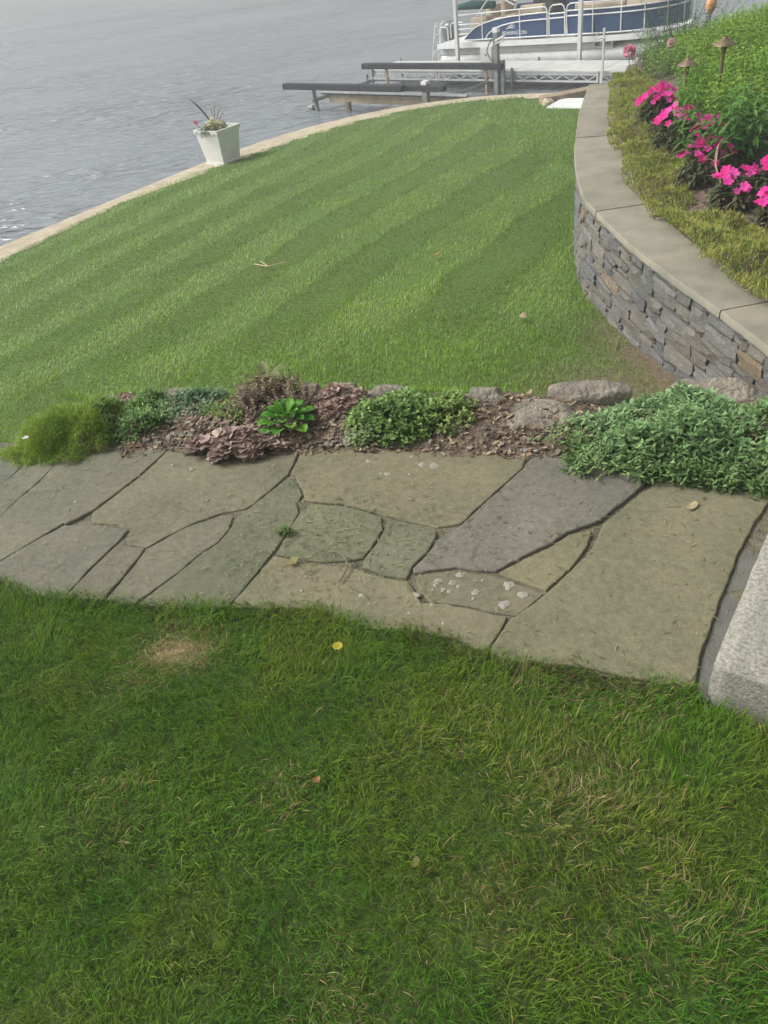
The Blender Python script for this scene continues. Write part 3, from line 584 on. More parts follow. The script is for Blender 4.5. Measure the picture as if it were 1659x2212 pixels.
def joint_moss():
    # crumbs, moss and clippings lying in the joints: thrown over the whole path, those over stones sit hidden inside them
    n = 5000; x = rng.uniform(-1.7, 1.25, n); y = near_y(x)+rng.random(n)*(far_y(x)-near_y(x)); L = rng.uniform(.006,.018,n); a = rng.uniform(0,6.28,n)
    D = np.stack([np.cos(a), np.sin(a), rng.normal(.1,.15,n)],1); c = mix((.05,.05,.03),(.17,.15,.09), rng.random(n))
    gk = rng.random(n) < .3; c[gk] = mix((.05,.08,.02),(.09,.12,.04), rng.random(gk.sum()))
    return leaves(np.stack([x,y,np.full(n,-.010)],1), D, np.tile([0,0,1.],(n,1)), L, L*.3, c, 1, .8, 0, .1)
plant('joint_debris', joint_moss(), 'grass', label='dark crumbs and moss lying in the path joints', cat='debris', kind='stuff')

# ------------------------------------------------------------------ planting bed between path and lower lawn
V = []; xs = np.linspace(-1.30, 2.0, 116); NY = 18
def bed_z(x, y):
    t = np.clip((y-far_y(x))/.45, 0, 1); return -.012+.055*np.sin(np.pi*np.clip(t*.8+.06,0,1))+(fbm(x, y, 9)-.5)*.035
for x in xs:
    a, b = float(far_y(x))-.02, float(far_y(x))+.55
    for t in np.linspace(0, 1, NY):
        y = a+(b-a)*t; V.append((x, y, float(bed_z(x, y)) if t < .88 else float(bed_z(x, y))-.18*(t-.86)/.14))
F = [(i*NY+j, (i+1)*NY+j, (i+1)*NY+j+1, i*NY+j+1) for i in range(len(xs)-1) for j in range(NY-1)]
o = MB().add(V, F).build('planting_bed', M['soil'], smooth=True); tag(o, kind='structure')
def chips():
    n = 5200; x = rng.uniform(-1.2, 1.3, n); y = far_y(x)+rng.uniform(-.02,.42,n); L = rng.uniform(.008,.034,n); a = rng.uniform(0,6.28,n)
    D = np.stack([np.cos(a), np.sin(a), rng.normal(.05,.25,n)],1); c = mix((.09,.066,.045),(.36,.28,.19), rng.random(n)**1.2); pk = rng.random(n) < .14; c[pk] = mix((.30,.22,.15),(.42,.33,.22), rng.random(pk.sum()))
    return leaves(np.stack([x,y,bed_z(x,y)+rng.uniform(.002,.012,n)],1), D, np.tile([0,0,1.],(n,1))+rng.normal(0,.4,(n,3)), L, L*rng.uniform(.2,.6,n), c, 1, .8, .1, .2)
plant('mulch', chips(), 'bark', label='brown bark mulch and dry crumbs covering the narrow planting bed', cat='mulch', kind='stuff')
def rock_mesh(name, rx, ry, rz, seed, sub=4, rough=.18, flat=.0, mat='boulder'):
    bm = bmesh.new(); bmesh.ops.create_icosphere(bm, subdivisions=sub, radius=1)
    for v in bm.verts:
        d = v.co.normalized(); c = Vector((abs(d.x)**.6*math.copysign(1,d.x), abs(d.y)**.6*math.copysign(1,d.y), abs(d.z)**.6*math.copysign(1,d.z)))*.75*(1-.0)+d*.22
        q = d*1.3+Vector((seed*7.1, seed*3.3, 0)); k = 1+mnoise.noise(q)*rough*1.6+mnoise.noise(q*3)*rough*.5+mnoise.noise(q*8)*rough*.16
        v.co = Vector((c.x*rx, c.y*ry, c.z*rz))*k
    me = bpy.data.meshes.new(name); bm.to_mesh(me); bm.free(); me.materials.append(M[mat]); me.polygons.foreach_set('use_smooth', np.ones(len(me.polygons), bool)); return me
pm = [rock_mesh('pebble', 1, .8, .6, 40+k, 1, .25) for k in range(3)]
def pebbles():
    vs = []; fs = []; n0 = 0; mb = MB()
    for i in range(240):
        g = random.random(); x = (random.gauss(-.72,.13), random.gauss(-.05,.10), random.gauss(-.15,.05), random.uniform(.2,.8))[0 if g < .4 else (1 if g < .65 else (2 if g < .8 else 3))]
        t = random.random(); y = float(far_y(x))+.02+.22*t*t; s = random.uniform(.006,.013)*(1.35 if random.random() < .12 else 1); me = pm[i%3]; z = float(bed_z(x,y))+s*.3; ca, sa = math.cos(i), math.sin(i)
        mb.add([(x+(v.co.x*ca-v.co.y*sa)*s, y+(v.co.x*sa+v.co.y*ca)*s, z+v.co.z*s) for v in me.vertices], [tuple(p.vertices) for p in me.polygons])
    return mb
tag(pebbles().build('pebbles', M['boulder'], smooth=True), 'small tan pebbles strewn on the mulch of the narrow bed', 'pebbles', kind='stuff')

def rock(name, x, y, z, rx, ry, rz, seed, rot, label, mat='boulder'):
    o = link(name, rock_mesh(name, rx, ry, rz, seed, mat=mat), None, (x, y, z), rot); return tag(o, label, 'rock')
rock('boulder', .63, 2.52, -.035, .19, .14, .085, 3, -.35, 'largest flat topped tan boulder in the bed beside the big leafy mass')
rock('boulder', .88, 2.71, -.035, .15, .07, .065, 5, -.2, 'low rounded tan boulder just behind the largest boulder')
rock('boulder', 1.33, 2.57, -.04, .18, .08, .075, 8, -.35, 'grey boulder behind the big leafy mass near the foot of the wall')
ELAB = ['rough edging stone behind the pinkish brown patch, next to the brown spikes', 'longer edging stone right behind the pinkish brown patch', 'low edging stone half hidden behind the round leafy clump', 'flat edging stone between the round leafy clump and the boulder', 'rounded edging stone half buried in the grey green trailing plant']
for i, (x, y, rx) in enumerate([(-.235,2.955,.045),(-.10,2.915,.085),(.09,2.85,.085),(.46,2.71,.075),(-.80,3.08,.10)]):
    o = rock('edging_stone', x, y, .028, rx, .045, .042, 20+i, -.3, ELAB[i]); o['category'] = 'stone'; o['group'] = 'edging stones along the bed'

def dome(n, cx, cy, rx, ry, h, rot=0, pw=.5, low=.25):
    r = np.sqrt(rng.random(n)); a = rng.uniform(0,6.28,n); w = .72+.56*vnoise(np.cos(a)*1.6+cx*37, np.sin(a)*1.6+cy*23, 1.0); u, v = r*w*np.cos(a), r*w*np.sin(a); c, s = math.cos(rot), math.sin(rot)
    x = cx+(u*rx*c-v*ry*s); y = cy+(u*rx*s+v*ry*c); z = h*(1-r**2.4)**pw*rng.uniform(.72,1.12,n)*(.6+.8*vnoise(x, y, 11.0))
    out = np.stack([u*c-v*s, u*s+v*c, np.zeros(n)],1); return np.stack([x,y,z],1), out, r
def mound(cx, cy, rx, ry, h, n, K, gap, L, Wd, c1, c2, per=2, rot=0, outw=.6, elev=.5, w1=.9, w2=.8, taper=0, tip=1.25, droop=.2, z0=0.0, jit=.35):
    P, o, r = dome(n, cx, cy, rx, ry, h, rot); P[:,2] += z0+.01+ (fbm(P[:,0],P[:,1],7)-.5)*h*.5
    A = unit(np.array([0,0,1.])+o*outw*r[:,None]+rng.normal(0,jit,(n,3)))
    c = mix(c1, c2, np.clip(fbm(P[:,0],P[:,1],6)*1.6-.3+rng.normal(0,.15,n),0,1))
    g = shoots(P, A, K, gap, np.full(n,L), np.full(n,Wd), c, .25, elev, per, w1, w2, taper, tip, droop)
    st = stems(P-A*gap*(K+1), P, np.full((n,1),.0012), c*.6)
    return join(g, st)
# moss phlox mound: fine needles
dm_ = [dome(9000, -1.23, 2.92, .21, .16, .115, -.2, .6), dome(5000, -1.36, 2.87, .14, .11, .06, .3, .6), dome(4500, -1.12, 2.97, .15, .13, .09, -.4, .6), dome(1800, -1.27, 2.79, .15, .06, .03, -.3, .6)]
P, o_, r_ = (np.concatenate([d[i] for d in dm_]) for i in range(3)); P[:,2] += (fbm(P[:,0],P[:,1],16)-.5)*.075; az = np.arctan2(o_[:,0], o_[:,1])+rng.normal(0,.9,len(P)); n = len(P)
g = blades(P-np.array([0,0,.012]), rng.uniform(.014,.050,n), rng.uniform(.0016,.0034,n), np.clip(rng.normal(.6,.4,n)+r_*.5,0,1.7), az, mix((.20,.35,.04),(.40,.52,.08), np.clip(fbm(P[:,0],P[:,1],9)*1.5-.2,0,1))*rng.uniform(.7,1.3,(n,1)), 2, 1.2, .4, .55)
core, _, _ = dome(2500, -1.27, 2.92, .19, .16, .12, -.2, .55)
moss = empty('mossy_mound', (-1.27,2.92,0), label='bright yellow green mossy mound spilling over the left end of the path', cat='plant')
plant('foliage', (g[0]-np.array([-1.27,2.92,0]), *g[1:]), 'leaf', moss)
def local(g, c): return (g[0]-np.array(c), *g[1:])
def plant_thing(name, c, geo, label, cat='plant', **kw):
    e = empty(name, c, label=label, cat=cat, **kw); plant('foliage', local(geo, c), 'leaf', e); return e
def small_flower(parent, loc, r, col, n=5, mat='petal', up=(0,0,1), name='flower'):
    u = Vector(up).normalized(); q = u.to_track_quat('Z','Y'); V = []; F = []; C = []
    for k in range(n):
        a = 6.283*k/n; d = q @ Vector((math.cos(a), math.sin(a), .12)); s = q @ Vector((-math.sin(a), math.cos(a), 0)); b = len(V)
        V += [Vector((0,0,0)), d*r*.55+s*r*.42, d*r*.55-s*r*.42, d*r*.98+s*r*.30+u*.1*r, d*r*.98-s*r*.30+u*.1*r, d*r*1.08]
        F += [(b,b+2,b+1), (b+1,b+2,b+4), (b+1,b+4,b+3), (b+3,b+4,b+5)]; C += [tuple(c*.8 for c in col)]+[col]*5
    return link(name, npmesh(name, [tuple(v) for v in V], F3=F, col=np.array(C), mat=M[mat]), parent, loc)
small_flower(moss, (-.10,-.12,.10), .013, (.7,.68,.75))
plant_thing('trailing_groundcover', (-.86,2.98,0), join(mound(-.98,2.97,.20,.17,.10,420,4,.014,.024,.010,(.13,.25,.07),(.22,.36,.11)), mound(-.74,2.99,.18,.15,.09,420,4,.014,.024,.010,(.14,.25,.12),(.28,.38,.22))), 'grey green small leaved trailing plant between the mossy mound and the brown spikes')
plant_thing('creeping_herb', (-.56,2.87,0), mound(-.56,2.87,.13,.14,.07,320,3,.012,.017,.010,(.15,.25,.06),(.28,.36,.11)), 'low olive green herb patch left of the brown flower spikes')
# bugle: brown spikes and purple rosettes
P, o_, r_ = dome(150, -.40, 2.90, .17, .13, .05); A = unit(np.array([0,0,1.])+rng.normal(0,.12,(150,3))); T = P+A*rng.uniform(.05,.095,(150,1)); T[:,2] += .02
g1 = shoots(T, A, 7, .012, np.full(150,.012), np.full(150,.009), mix((.24,.18,.13),(.36,.30,.20), rng.random(150)), .3, .6, 3, 1, .9, 0, 1.2)
P2, o2, r2 = dome(260, -.44, 2.86, .22, .17, .05); g2 = shoots(P2+np.array([0,0,.02]), unit(np.array([0,0,1.])+o2*.4+rng.normal(0,.2,(260,3))), 2, .008, np.full(260,.034), np.full(260,.022), mix((.20,.15,.13),(.34,.27,.21), rng.random(260)), .3, .25, 3, 1, 1, 0, 1.2)
plant_thing('flower_spikes', (-.42,2.88,0), join(g1, g2), 'brownish plant with faded upright flower spikes behind the bright green rosette')
P3, o3, r3 = dome(95, -.53, 2.625, .17, .085, .05, -.15); g3 = shoots(P3+np.array([0,0,.02]), unit(np.array([0,0,1.])+o3*.5+rng.normal(0,.25,(95,3))), 3, .010, np.full(95,.038), np.full(95,.027), mix((.32,.235,.20),(.47,.36,.31), rng.random(95)), .3, .3, 3, 1, 1, 0, 1.15)
plant_thing('purple_groundcover', (-.53,2.62,0), g3, 'dusky pink purple leaf rosettes spilling onto the flagstones')
P4, o4, r4 = dome(190, -.13, 2.82, .13, .11, .07, -.2); g4 = shoots(P4+np.array([0,0,.015]), unit(np.array([0,0,1.])+o4*.5+rng.normal(0,.3,(190,3))), 3, .010, np.full(190,.027), np.full(190,.021), mix((.30,.21,.17),(.46,.34,.28), rng.random(190)), .3, .3, 3, 1, 1, 0, 1.15)
plant_thing('faded_groundcover', (-.13,2.82,0), g4, 'pinkish brown leaf patch between the bright rosette and the round leafy clump')
# primrose rosette: large leaves, each its own part
pr = empty('leaf_rosette', (-.325,2.715,.03), label='bright green leaf rosette with crinkled paddle leaves in the narrow bed', cat='plant')
def big_leaf(L, Wd, seed, col, bend=.6, wav=.06, tipw=.62):
    rj = random.Random(seed); n = 8; m = 5; V = []; C = []; F = []
    for i in range(n):
        t = i/(n-1); w = Wd*(math.sin(math.pi*min(1,(.06+t*.94))**1.5)**.75 if t < 1 else .0)+.002; a = bend*t; x = L*(t-.12*bend*t*t); z = L*(.5*t-.62*bend*t*t)
        for j in range(m):
            v = j/(m-1)-.5; V.append((x, v*w, z+abs(v)*w*.35+mnoise.noise((t*5+seed, v*5, seed))*L*wav)); sh = .85+.3*mnoise.noise((t*9, v*9, seed*2.))+(-.12 if j == 2 else 0); C.append([c*sh for c in col])
    F = [(i*m+j, (i+1)*m+j, (i+1)*m+j+1, i*m+j+1) for i in range(n-1) for j in range(m-1)]
    return npmesh('leaf', V, F4=F, col=np.array(C), mat=M['leaf'], smooth=True)
pv = [big_leaf(.10, .052, k, [(.12,.34,.04),(.15,.40,.05),(.09,.28,.04),(.20,.45,.06)][k%4], .55+.1*(k%3)) for k in range(8)]
for k in range(34):
    a = k*2.4; rr = .012+.0011*k; o = link('leaf', pv[k%8], pr, (rr*math.cos(a), rr*math.sin(a), .055-.0014*k)); e = .75-.021*k
    o.rotation_euler = (0, -e, a); s = .6+.013*k; o.scale = (s, s, s)
plant_thing('leafy_clump', (.16,2.66,0), join(mound(.10,2.66,.22,.16,.095,360,4,.015,.023,.016,(.15,.27,.07),(.27,.40,.13)), mound(.27,2.64,.20,.14,.075,260,4,.014,.022,.015,(.14,.25,.05),(.27,.36,.11)), mound(.0,2.57,.09,.07,.05,60,3,.013,.022,.016,(.16,.26,.08),(.28,.37,.17))), 'rounded leafy clump with small green leaves in the middle of the bed')
small_flower(bpy.data.objects['leafy_clump'], (.07,.03,.075), .011, (.72,.70,.76))
hl = empty('broad_leaf_weed', (-.40,2.99,.05), label='pale broad leaved weed standing above the brown flower spikes', cat='plant')
for k in range(4):
    o = link('leaf', big_leaf(.105, .05, 50+k, (.20,.25,.09), .5), hl, (0,0,.06)); o.rotation_euler = (0, -.15, .2+k*1.7)
MB().tube([(0,0,-.05),(0,0,.06)], .003).build('stem', M['twig'], hl)
# large vinca at the right end
def runners(n, x0, y0, x1, y1, out, L):
    # trailing stems that leave the mass and lie on the stone
    P = []; A = []
    for k in range(n):
        t = random.random(); p = np.array([x0+(x1-x0)*t, y0+(y1-y0)*t, .03]); d = np.array([out[0]+random.gauss(0,.35), out[1]+random.gauss(0,.35), 0]); d /= np.linalg.norm(d); m = random.randint(3,8)
        for j in range(m): P.append(p+d*.021*j+np.array([0,0,.02*math.sin(3*j/m)])); A.append(d*.6+np.array([0,0,.8]))
    P, A = np.array(P), np.array(A); n = len(P); return shoots(P, A, 1, .01, np.full(n,L), np.full(n,L*.4), mix((.12,.22,.06),(.24,.36,.14), rng.random(n)), .25, .35, 2)
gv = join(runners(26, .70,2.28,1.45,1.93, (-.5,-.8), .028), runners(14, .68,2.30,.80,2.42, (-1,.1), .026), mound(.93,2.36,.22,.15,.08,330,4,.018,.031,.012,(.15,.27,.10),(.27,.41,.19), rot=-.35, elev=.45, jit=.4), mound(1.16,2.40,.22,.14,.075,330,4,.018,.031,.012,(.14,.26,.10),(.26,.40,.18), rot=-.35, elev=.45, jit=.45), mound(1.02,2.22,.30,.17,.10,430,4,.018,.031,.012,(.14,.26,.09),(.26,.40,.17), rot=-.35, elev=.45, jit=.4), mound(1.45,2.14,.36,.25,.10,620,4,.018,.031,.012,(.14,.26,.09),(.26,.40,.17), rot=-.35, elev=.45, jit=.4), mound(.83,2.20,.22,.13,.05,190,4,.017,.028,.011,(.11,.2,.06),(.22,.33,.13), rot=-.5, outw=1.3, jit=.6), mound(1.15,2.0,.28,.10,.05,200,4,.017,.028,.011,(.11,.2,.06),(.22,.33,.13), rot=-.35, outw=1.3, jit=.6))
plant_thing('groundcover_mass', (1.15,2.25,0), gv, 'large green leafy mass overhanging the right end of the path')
wd_ = empty('path_weed', (-.335,2.065,0), label='small green weed sprouting from a joint between flagstones', cat='plant')
plant('foliage', local(mound(-.335,2.065,.03,.022,.02,26,2,.006,.012,.007,(.07,.15,.03),(.11,.2,.05)), (-.335,2.065,0)), 'leaf', wd_)
# ------------------------------------------------------------------ planted slope behind the wall
def slope_z(d, s): return CAP_Z-.035+d*.20+.05*min(d,.4)
NS, ND = 70, 22; V = []; sl_s = np.linspace(0, WL+3.2, NS)
def slope_pt(s, d):
    if s <= WL: p, t, nn = wpt(max(s, 0)); w = inner_w(s)
    else: p, t, nn = wpt(WL); p = p+t*(s-WL); w = .36
    q = p+nn*(w-.03+d); return q[0], q[1], slope_z(d, s)+(float(fbm(q[0],q[1],2.5))-.5)*.08*min(1,d*3) - max(0, s-WL)*.10
for s in sl_s:
    for d in np.linspace(0, 1, ND)**1.5*5.5: V.append(slope_pt(float(s), float(d)))
F = [(i*ND+j, i*ND+j+1, (i+1)*ND+j+1, (i+1)*ND+j) for i in range(NS-1) for j in range(ND-1)]
o = MB().add(V, F).build('planted_slope', M['soil'], smooth=True); tag(o, kind='structure')
def slope_pts(n, s0, s1, d0, d1, pw=1.0):
    s = rng.uniform(s0, s1, n); d = d0+(d1-d0)*rng.random(n)**pw
    return np.array([slope_pt(a, b) for a, b in zip(s, d)]), s, d
# sedum mat: two drifts, spilling a little onto the cap
def sedum(s0, s1, wf, n, seed):
    s = rng.uniform(s0, s1, n*2); d = rng.random(n*2); lim = wf(s); k = d*.9 < lim; s, d = s[k][:n], d[k][:n]*.9; lim = wf(s)
    edge = np.minimum(np.minimum(d+.06, (lim-d))/.12, 1); edge = np.minimum(edge, np.minimum(s-s0, s1-s)/.15); edge = np.clip(edge, 0, 1)
    sp = .02+.11*vnoise(s+seed*5, s*0+seed, 2.6)*np.clip(1-d/.35, 0, 1); P = np.array([slope_pt(a, b-c) for a, b, c in zip(s, d, sp)]); P[:,2] = np.maximum(P[:,2], CAP_Z+.004); lump = fbm(P[:,0], P[:,1], 4.5); P[:,2] += edge**.5*(.03+.16*np.clip(lump*1.5-.25,0,1))
    m = len(P); col = mix((.24,.34,.06),(.48,.50,.13), np.clip(fbm(P[:,0]+3,P[:,1],4)*1.7-.35+.2*lump,0,1)); br = rng.random(m) < .10; col[br] = mix((.24,.15,.07),(.34,.24,.12), rng.random(br.sum()))
    return blades(P-np.array([0,0,.02]), rng.uniform(.022,.055,m), rng.uniform(.005,.010,m), np.clip(rng.normal(.7,.4,m),0,1.5), rng.uniform(0,6.28,m), col*rng.uniform(.65,1.3,(m,1)), 2, 1.25, .5, .45)
plant('groundcover_mat', sedum(2.95, 8.2, lambda s: np.interp(s, [2.95,3.4,4.2,5.6,7.2,8.2], [.22,.46,.60,.58,.48,.25])+.05*np.sin(s*9), 30000, 1), 'leaf', label='larger yellow green groundcover mat along the far stretch of the wall cap', cat='ground cover', kind='stuff')
plant('groundcover_mat', sedum(.0, 2.92, lambda s: np.interp(s, [0,1.6,2.5,2.92], [.50,.44,.40,.12])+.05*np.sin(s*7), 24000, 2), 'leaf', label='nearer yellow green groundcover mat with brown tufts beside the wall cap', cat='ground cover', kind='stuff')
def slope_mulch():
    n = 2600; P, s, d = slope_pts(n, .5, 5.5, .25, 1.6); L = rng.uniform(.012,.05,n); a = rng.uniform(0,6.28,n); D = np.stack([np.cos(a), np.sin(a), rng.normal(.05,.25,n)],1)
    c = mix((.06,.04,.026),(.26,.18,.12), rng.random(n)**1.4); return leaves(P+np.array([0,0,.008]), D, np.tile([0,0,1.],(n,1))+rng.normal(0,.4,(n,3)), L, L*.4, c, 1, .8, .1, .2)
plant('slope_mulch', slope_mulch(), 'bark', label='brown mulch and dry litter under the pink flowers', cat='mulch', kind='stuff')
# tall leafy perennials
def perennials(n, s0, s1, d0, d1, h, K, gap, L, Wd, c1, c2, lean=.2, w1=.9, w2=.6, taper=.4, per=2, pw=1, elev=.45, droop=.35, tip=1.25):
    P, s, d = slope_pts(n, s0, s1, d0, d1, pw); A = unit(np.array([0,0,1.])+rng.normal(0,lean,(n,3))); hh = h*rng.uniform(.7,1.12,n)*(.85+.3*fbm(P[:,0],P[:,1],1.6)); T = P+A*hh[:,None]
    c = mix(c1, c2, np.clip(fbm(P[:,0],P[:,1],2.2)*1.6-.3+rng.normal(0,.15,n),0,1))
    return join(shoots(T, A, K, gap, np.full(n,L), np.full(n,Wd), c, .25, elev, per, w1, w2, taper, tip, droop), stems(P, T, np.full((n,1),.003), c*.6))
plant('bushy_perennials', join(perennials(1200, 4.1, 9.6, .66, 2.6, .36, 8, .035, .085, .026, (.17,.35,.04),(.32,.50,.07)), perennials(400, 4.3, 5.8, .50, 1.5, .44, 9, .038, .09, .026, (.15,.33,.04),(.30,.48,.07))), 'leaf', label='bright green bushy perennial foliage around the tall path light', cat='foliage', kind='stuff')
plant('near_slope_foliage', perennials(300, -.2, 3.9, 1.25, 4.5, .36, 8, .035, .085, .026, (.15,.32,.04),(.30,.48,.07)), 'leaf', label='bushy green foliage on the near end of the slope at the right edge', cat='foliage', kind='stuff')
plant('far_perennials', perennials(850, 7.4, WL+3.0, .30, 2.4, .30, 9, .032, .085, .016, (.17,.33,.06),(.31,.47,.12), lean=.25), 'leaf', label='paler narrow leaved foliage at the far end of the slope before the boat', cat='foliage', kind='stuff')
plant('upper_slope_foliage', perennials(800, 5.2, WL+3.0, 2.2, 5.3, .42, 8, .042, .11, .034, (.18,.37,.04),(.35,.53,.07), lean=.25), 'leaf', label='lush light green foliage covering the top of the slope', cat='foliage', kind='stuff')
plant('strap_leaf_plants', (lambda P: blades(P, rng.uniform(.35,.6,len(P)), rng.uniform(.010,.018,len(P)), np.clip(rng.normal(.75,.25,len(P)),.2,1.3), rng.uniform(0,6.28,len(P)), mix((.2,.38,.06),(.38,.55,.12), rng.random(len(P))), 4, 1.1, .8, .7))(np.repeat(slope_pts(60, 6.0, WL+1.5, 1.2, 3.2)[0], 14, 0)+rng.normal(0,.04,(840,3))*np.array([1,1,.0])), 'leaf', label='arching strap leaved plants high on the slope', cat='foliage', kind='stuff')
def slope_plant(name, s, d, geo_fn, label, cat='plant', **kw):
    c = slope_pt(s, d); e = empty(name, c, label=label, cat=cat, **kw); geo_fn(e, c); return e
def clump_geo(n, spread, h, K, gap, L, Wd, c1, c2, lean=.2, **kw):
    b = np.stack([rng.normal(0,spread,n), rng.normal(0,spread,n), np.zeros(n)],1); A = unit(np.array([0,0,1.])+b*2.0+rng.normal(0,lean,(n,3))); T = b+A*(h*rng.uniform(.75,1.1,n))[:,None]; c = mix(c1, c2, rng.random(n))
    return join(shoots(T, A, K, gap, np.full(n,L), np.full(n,Wd), c, .25, .4, 2, .9, .6, .3, 1.2, .35), stems(b, T, np.full((n,1),.003), c*.6))
slope_plant('willow_leaf_plant', 8.6, .20, lambda e, c: plant('foliage', clump_geo(9, .07, .48, 14, .032, .085, .012, (.18,.32,.08),(.3,.44,.16), .12), 'leaf', e), 'tall willow leaved stems at the far end of the wall beside the dock')
slope_plant('willow_leaf_plant', 9.3, .55, lambda e, c: plant('foliage', clump_geo(9, .08, .50, 14, .032, .085, .012, (.18,.32,.08),(.3,.44,.16), .12), 'leaf', e), 'tall narrow leaved stems below the pink peony bloom')
slope_plant('dark_leaf_plant', 3.45, .66, lambda e, c: plant('foliage', clump_geo(26, .09, .52, 9, .045, .13, .032, (.08,.22,.04),(.16,.33,.07), .18), 'leaf', e), 'dark green lance leaved perennial at the right edge above the pink flowers')
slope_plant('dark_leaf_plant', 3.85, .80, lambda e, c: plant('foliage', clump_geo(24, .09, .50, 9, .045, .13, .032, (.08,.22,.04),(.16,.33,.07), .18), 'leaf', e), 'second dark green lance leaved perennial behind the first at the right edge')
def grey_shrub(e, c):
    plant('foliage', clump_geo(70, .20, .62, 9, .045, .06, .012, (.10,.19,.10),(.18,.27,.15), .3), 'leaf', e)
e = empty('grey_green_shrub', (4.75,11.6,-.30), label='feathery grey green shrub on top of the slope in front of the bow', cat='shrub'); grey_shrub(e, None)
# peonies
def peony(loc, r, col, label):
    e = empty('peony', loc, label=label, cat='flower')
    n = 46; D = unit(rng.normal(0,1,(n,3))+np.array([0,0,.35])); L = np.full(n, r); c = np.array(col)[None]*rng.uniform(.8,1.15,(n,1))
    plant('bloom', leaves(D*L[:,None]*.35+np.array([0,0,r*.5]), D+np.array([0,0,.3]), rng.normal(0,1,(n,3)), L*.75, L*.8, c, .9, 1.2, -.2, -.15), 'petal', e)
    MB().tube([(0,0,-.02),(.01,0,-.2),(.02,0,-.45)], .005).build('stem', M['twig'], e)
peony((3.80,10.86,-.17), .075, (.80,.36,.48), 'large pink peony bloom in front of the boat hull')
peony((4.05,10.2,-.02), .045, (.80,.55,.60), 'small pale pink peony bloom to the right of the large one')
peony((3.72,10.35,-.18), .035, (.78,.72,.66), 'half open cream peony bud close below the large pink bloom')
# pink flower clump
def impatiens(x, y, z, w, nf, label, seed):
    rj = random.Random(seed); e = empty('pink_flower', (x,y,z), label=label, cat='flower', group='pink flowers along the wall bed')
    P, o_, r_ = dome(120, 0, 0, w*.95, w*.8, .16)
    plant('foliage', join(shoots(P+np.array([0,0,.02]), unit(np.array([0,0,1.])+o_*.5+rng.normal(0,.3,(120,3))), 3, .03, np.full(120,.062), np.full(120,.028), mix((.06,.09,.04),(.14,.14,.075), rng.random(120)), .3, .25, 3, .9, .7, 0, 1.1, .4), stems(P*np.array([.3,.3,0]), P, np.full((120,1),.003), np.tile([[.14,.08,.06]],(120,1)))), 'leaf', e)
    for k in range(int(nf*1.6)):
        a = rj.uniform(0,6.283); r = math.sqrt(rj.random()); c = [(.80,.05,.36),(.88,.10,.46),(.70,.03,.26)][k%3]
        small_flower(e, (w*1.05*r*math.cos(a), w*.9*r*math.sin(a), .27*(1-.38*r*r)+rj.uniform(-.015,.03)), rj.uniform(.025,.036), c, up=(.35*math.cos(a)+rj.uniform(-.3,.3), .35*math.sin(a)-.45+rj.uniform(-.3,.3), .8))
impatiens(2.96,7.62,-.20,.17,26, 'farthest pink flower clump below the small hidden path light', 1)
impatiens(2.84,6.85,-.22,.17,22, 'second farthest pink flower clump, wide one beside the yellow green mat', 2)
impatiens(2.93,6.45,-.24,.15,15, 'pink flower clump in the middle of the row, tucked behind the wide one', 3)
impatiens(2.76,6.05,-.30,.19,20, 'pink flower clump in front of the dry tan stalk', 4)
impatiens(2.72,5.45,-.33,.17,17, 'pink flower clump with drooping dark leaves between the two yellow green mats', 5)
impatiens(2.93,5.42,-.30,.14,12, 'pink flower clump at the right edge level with the drooping one', 6)
impatiens(2.80,4.98,-.34,.15,15, 'nearest pink flower clump, lowest on the right edge', 7)
# dry stalk with withered leaves
e = empty('dry_stalk', (2.75,5.72,-.27), label='dry tan withered stalk bent over among the pink flowers', cat='plant')
MB().tube(arc([(0,0,0),(-.02,.05,.08),(-.03,.1,.16),(.0,.16,.24),(.05,.2,.28),(.09,.22,.27)]), [.005]*4+[.002]).build('stalk', M['straw'], e, smooth=True)
for k in range(7):
    o = link('withered_leaf', npmesh('withered_leaf', *(lambda g: (g[0], g[1], g[2], g[3]))(leaves(np.zeros((1,3)), np.array([[math.cos(k*2.1), math.sin(k*2.1), [.9,.3,-.4,-.7,.5,.1,-.2][k]]]), np.array([[0,.2,1.]]), np.array([.15]), np.array([.022]), np.array([[.45,.31,.22]]), .9, .7, .4)), mat=M['leaf']), e, [(-.03,.1,.15),(-.03,.1,.16),(.0,.16,.24),(.05,.2,.28),(.0,.0,.05),(.0,.02,.03),(-.02,.06,.14)][k])
for i, (s, d) in enumerate([(2.6,.55),(2.75,.95),(3.1,1.3)]):
    c = slope_pt(s, d); e = empty('withered_tuft', c, label=['straw coloured withered leaf tuft between the nearer yellow green mat and the pink flowers','straw coloured withered leaf tuft under the dry tan stalk','straw coloured withered leaf tuft farthest back in the mulch'][i], cat='plant', group='withered tufts')
    P = np.zeros((34,3)); plant('foliage', blades(P+rng.normal(0,.02,(34,3))*[1,1,0], rng.uniform(.15,.32,34), rng.uniform(.006,.012,34), np.clip(rng.normal(1.1,.3,34),.3,1.5), rng.uniform(0,6.28,34), mix((.36,.26,.14),(.55,.45,.28), rng.random(34)), 4, 1, .8, .9), 'leaf', e)
# path lights
def path_light(loc, h, label):
    e = empty('path_light', loc, label=label, cat='lamp', group='bronze path lights')
    MB().lathe([(.004,h+.062),(.018,h+.058),(.022,h+.045),(.04,h+.036),(.088,h+.008),(.094,h),(.090,h-.003),(.04,h+.02),(.0,h+.03)]).build('shade', M['bronze'], e, smooth=True)
    MB().lathe([(.0,-.1),(.014,-.1),(.014,h-.10),(.022,h-.02),(.034,h+.012),(.0,h+.014)], n=12).build('post', M['bronze'], e, smooth=True)
path_light((3.34,7.27,-.10), .49, 'tall bronze mushroom path light standing in the green foliage')
path_light((3.39,8.09,-.24), .37, 'short bronze path light with only its cap showing above the foliage')
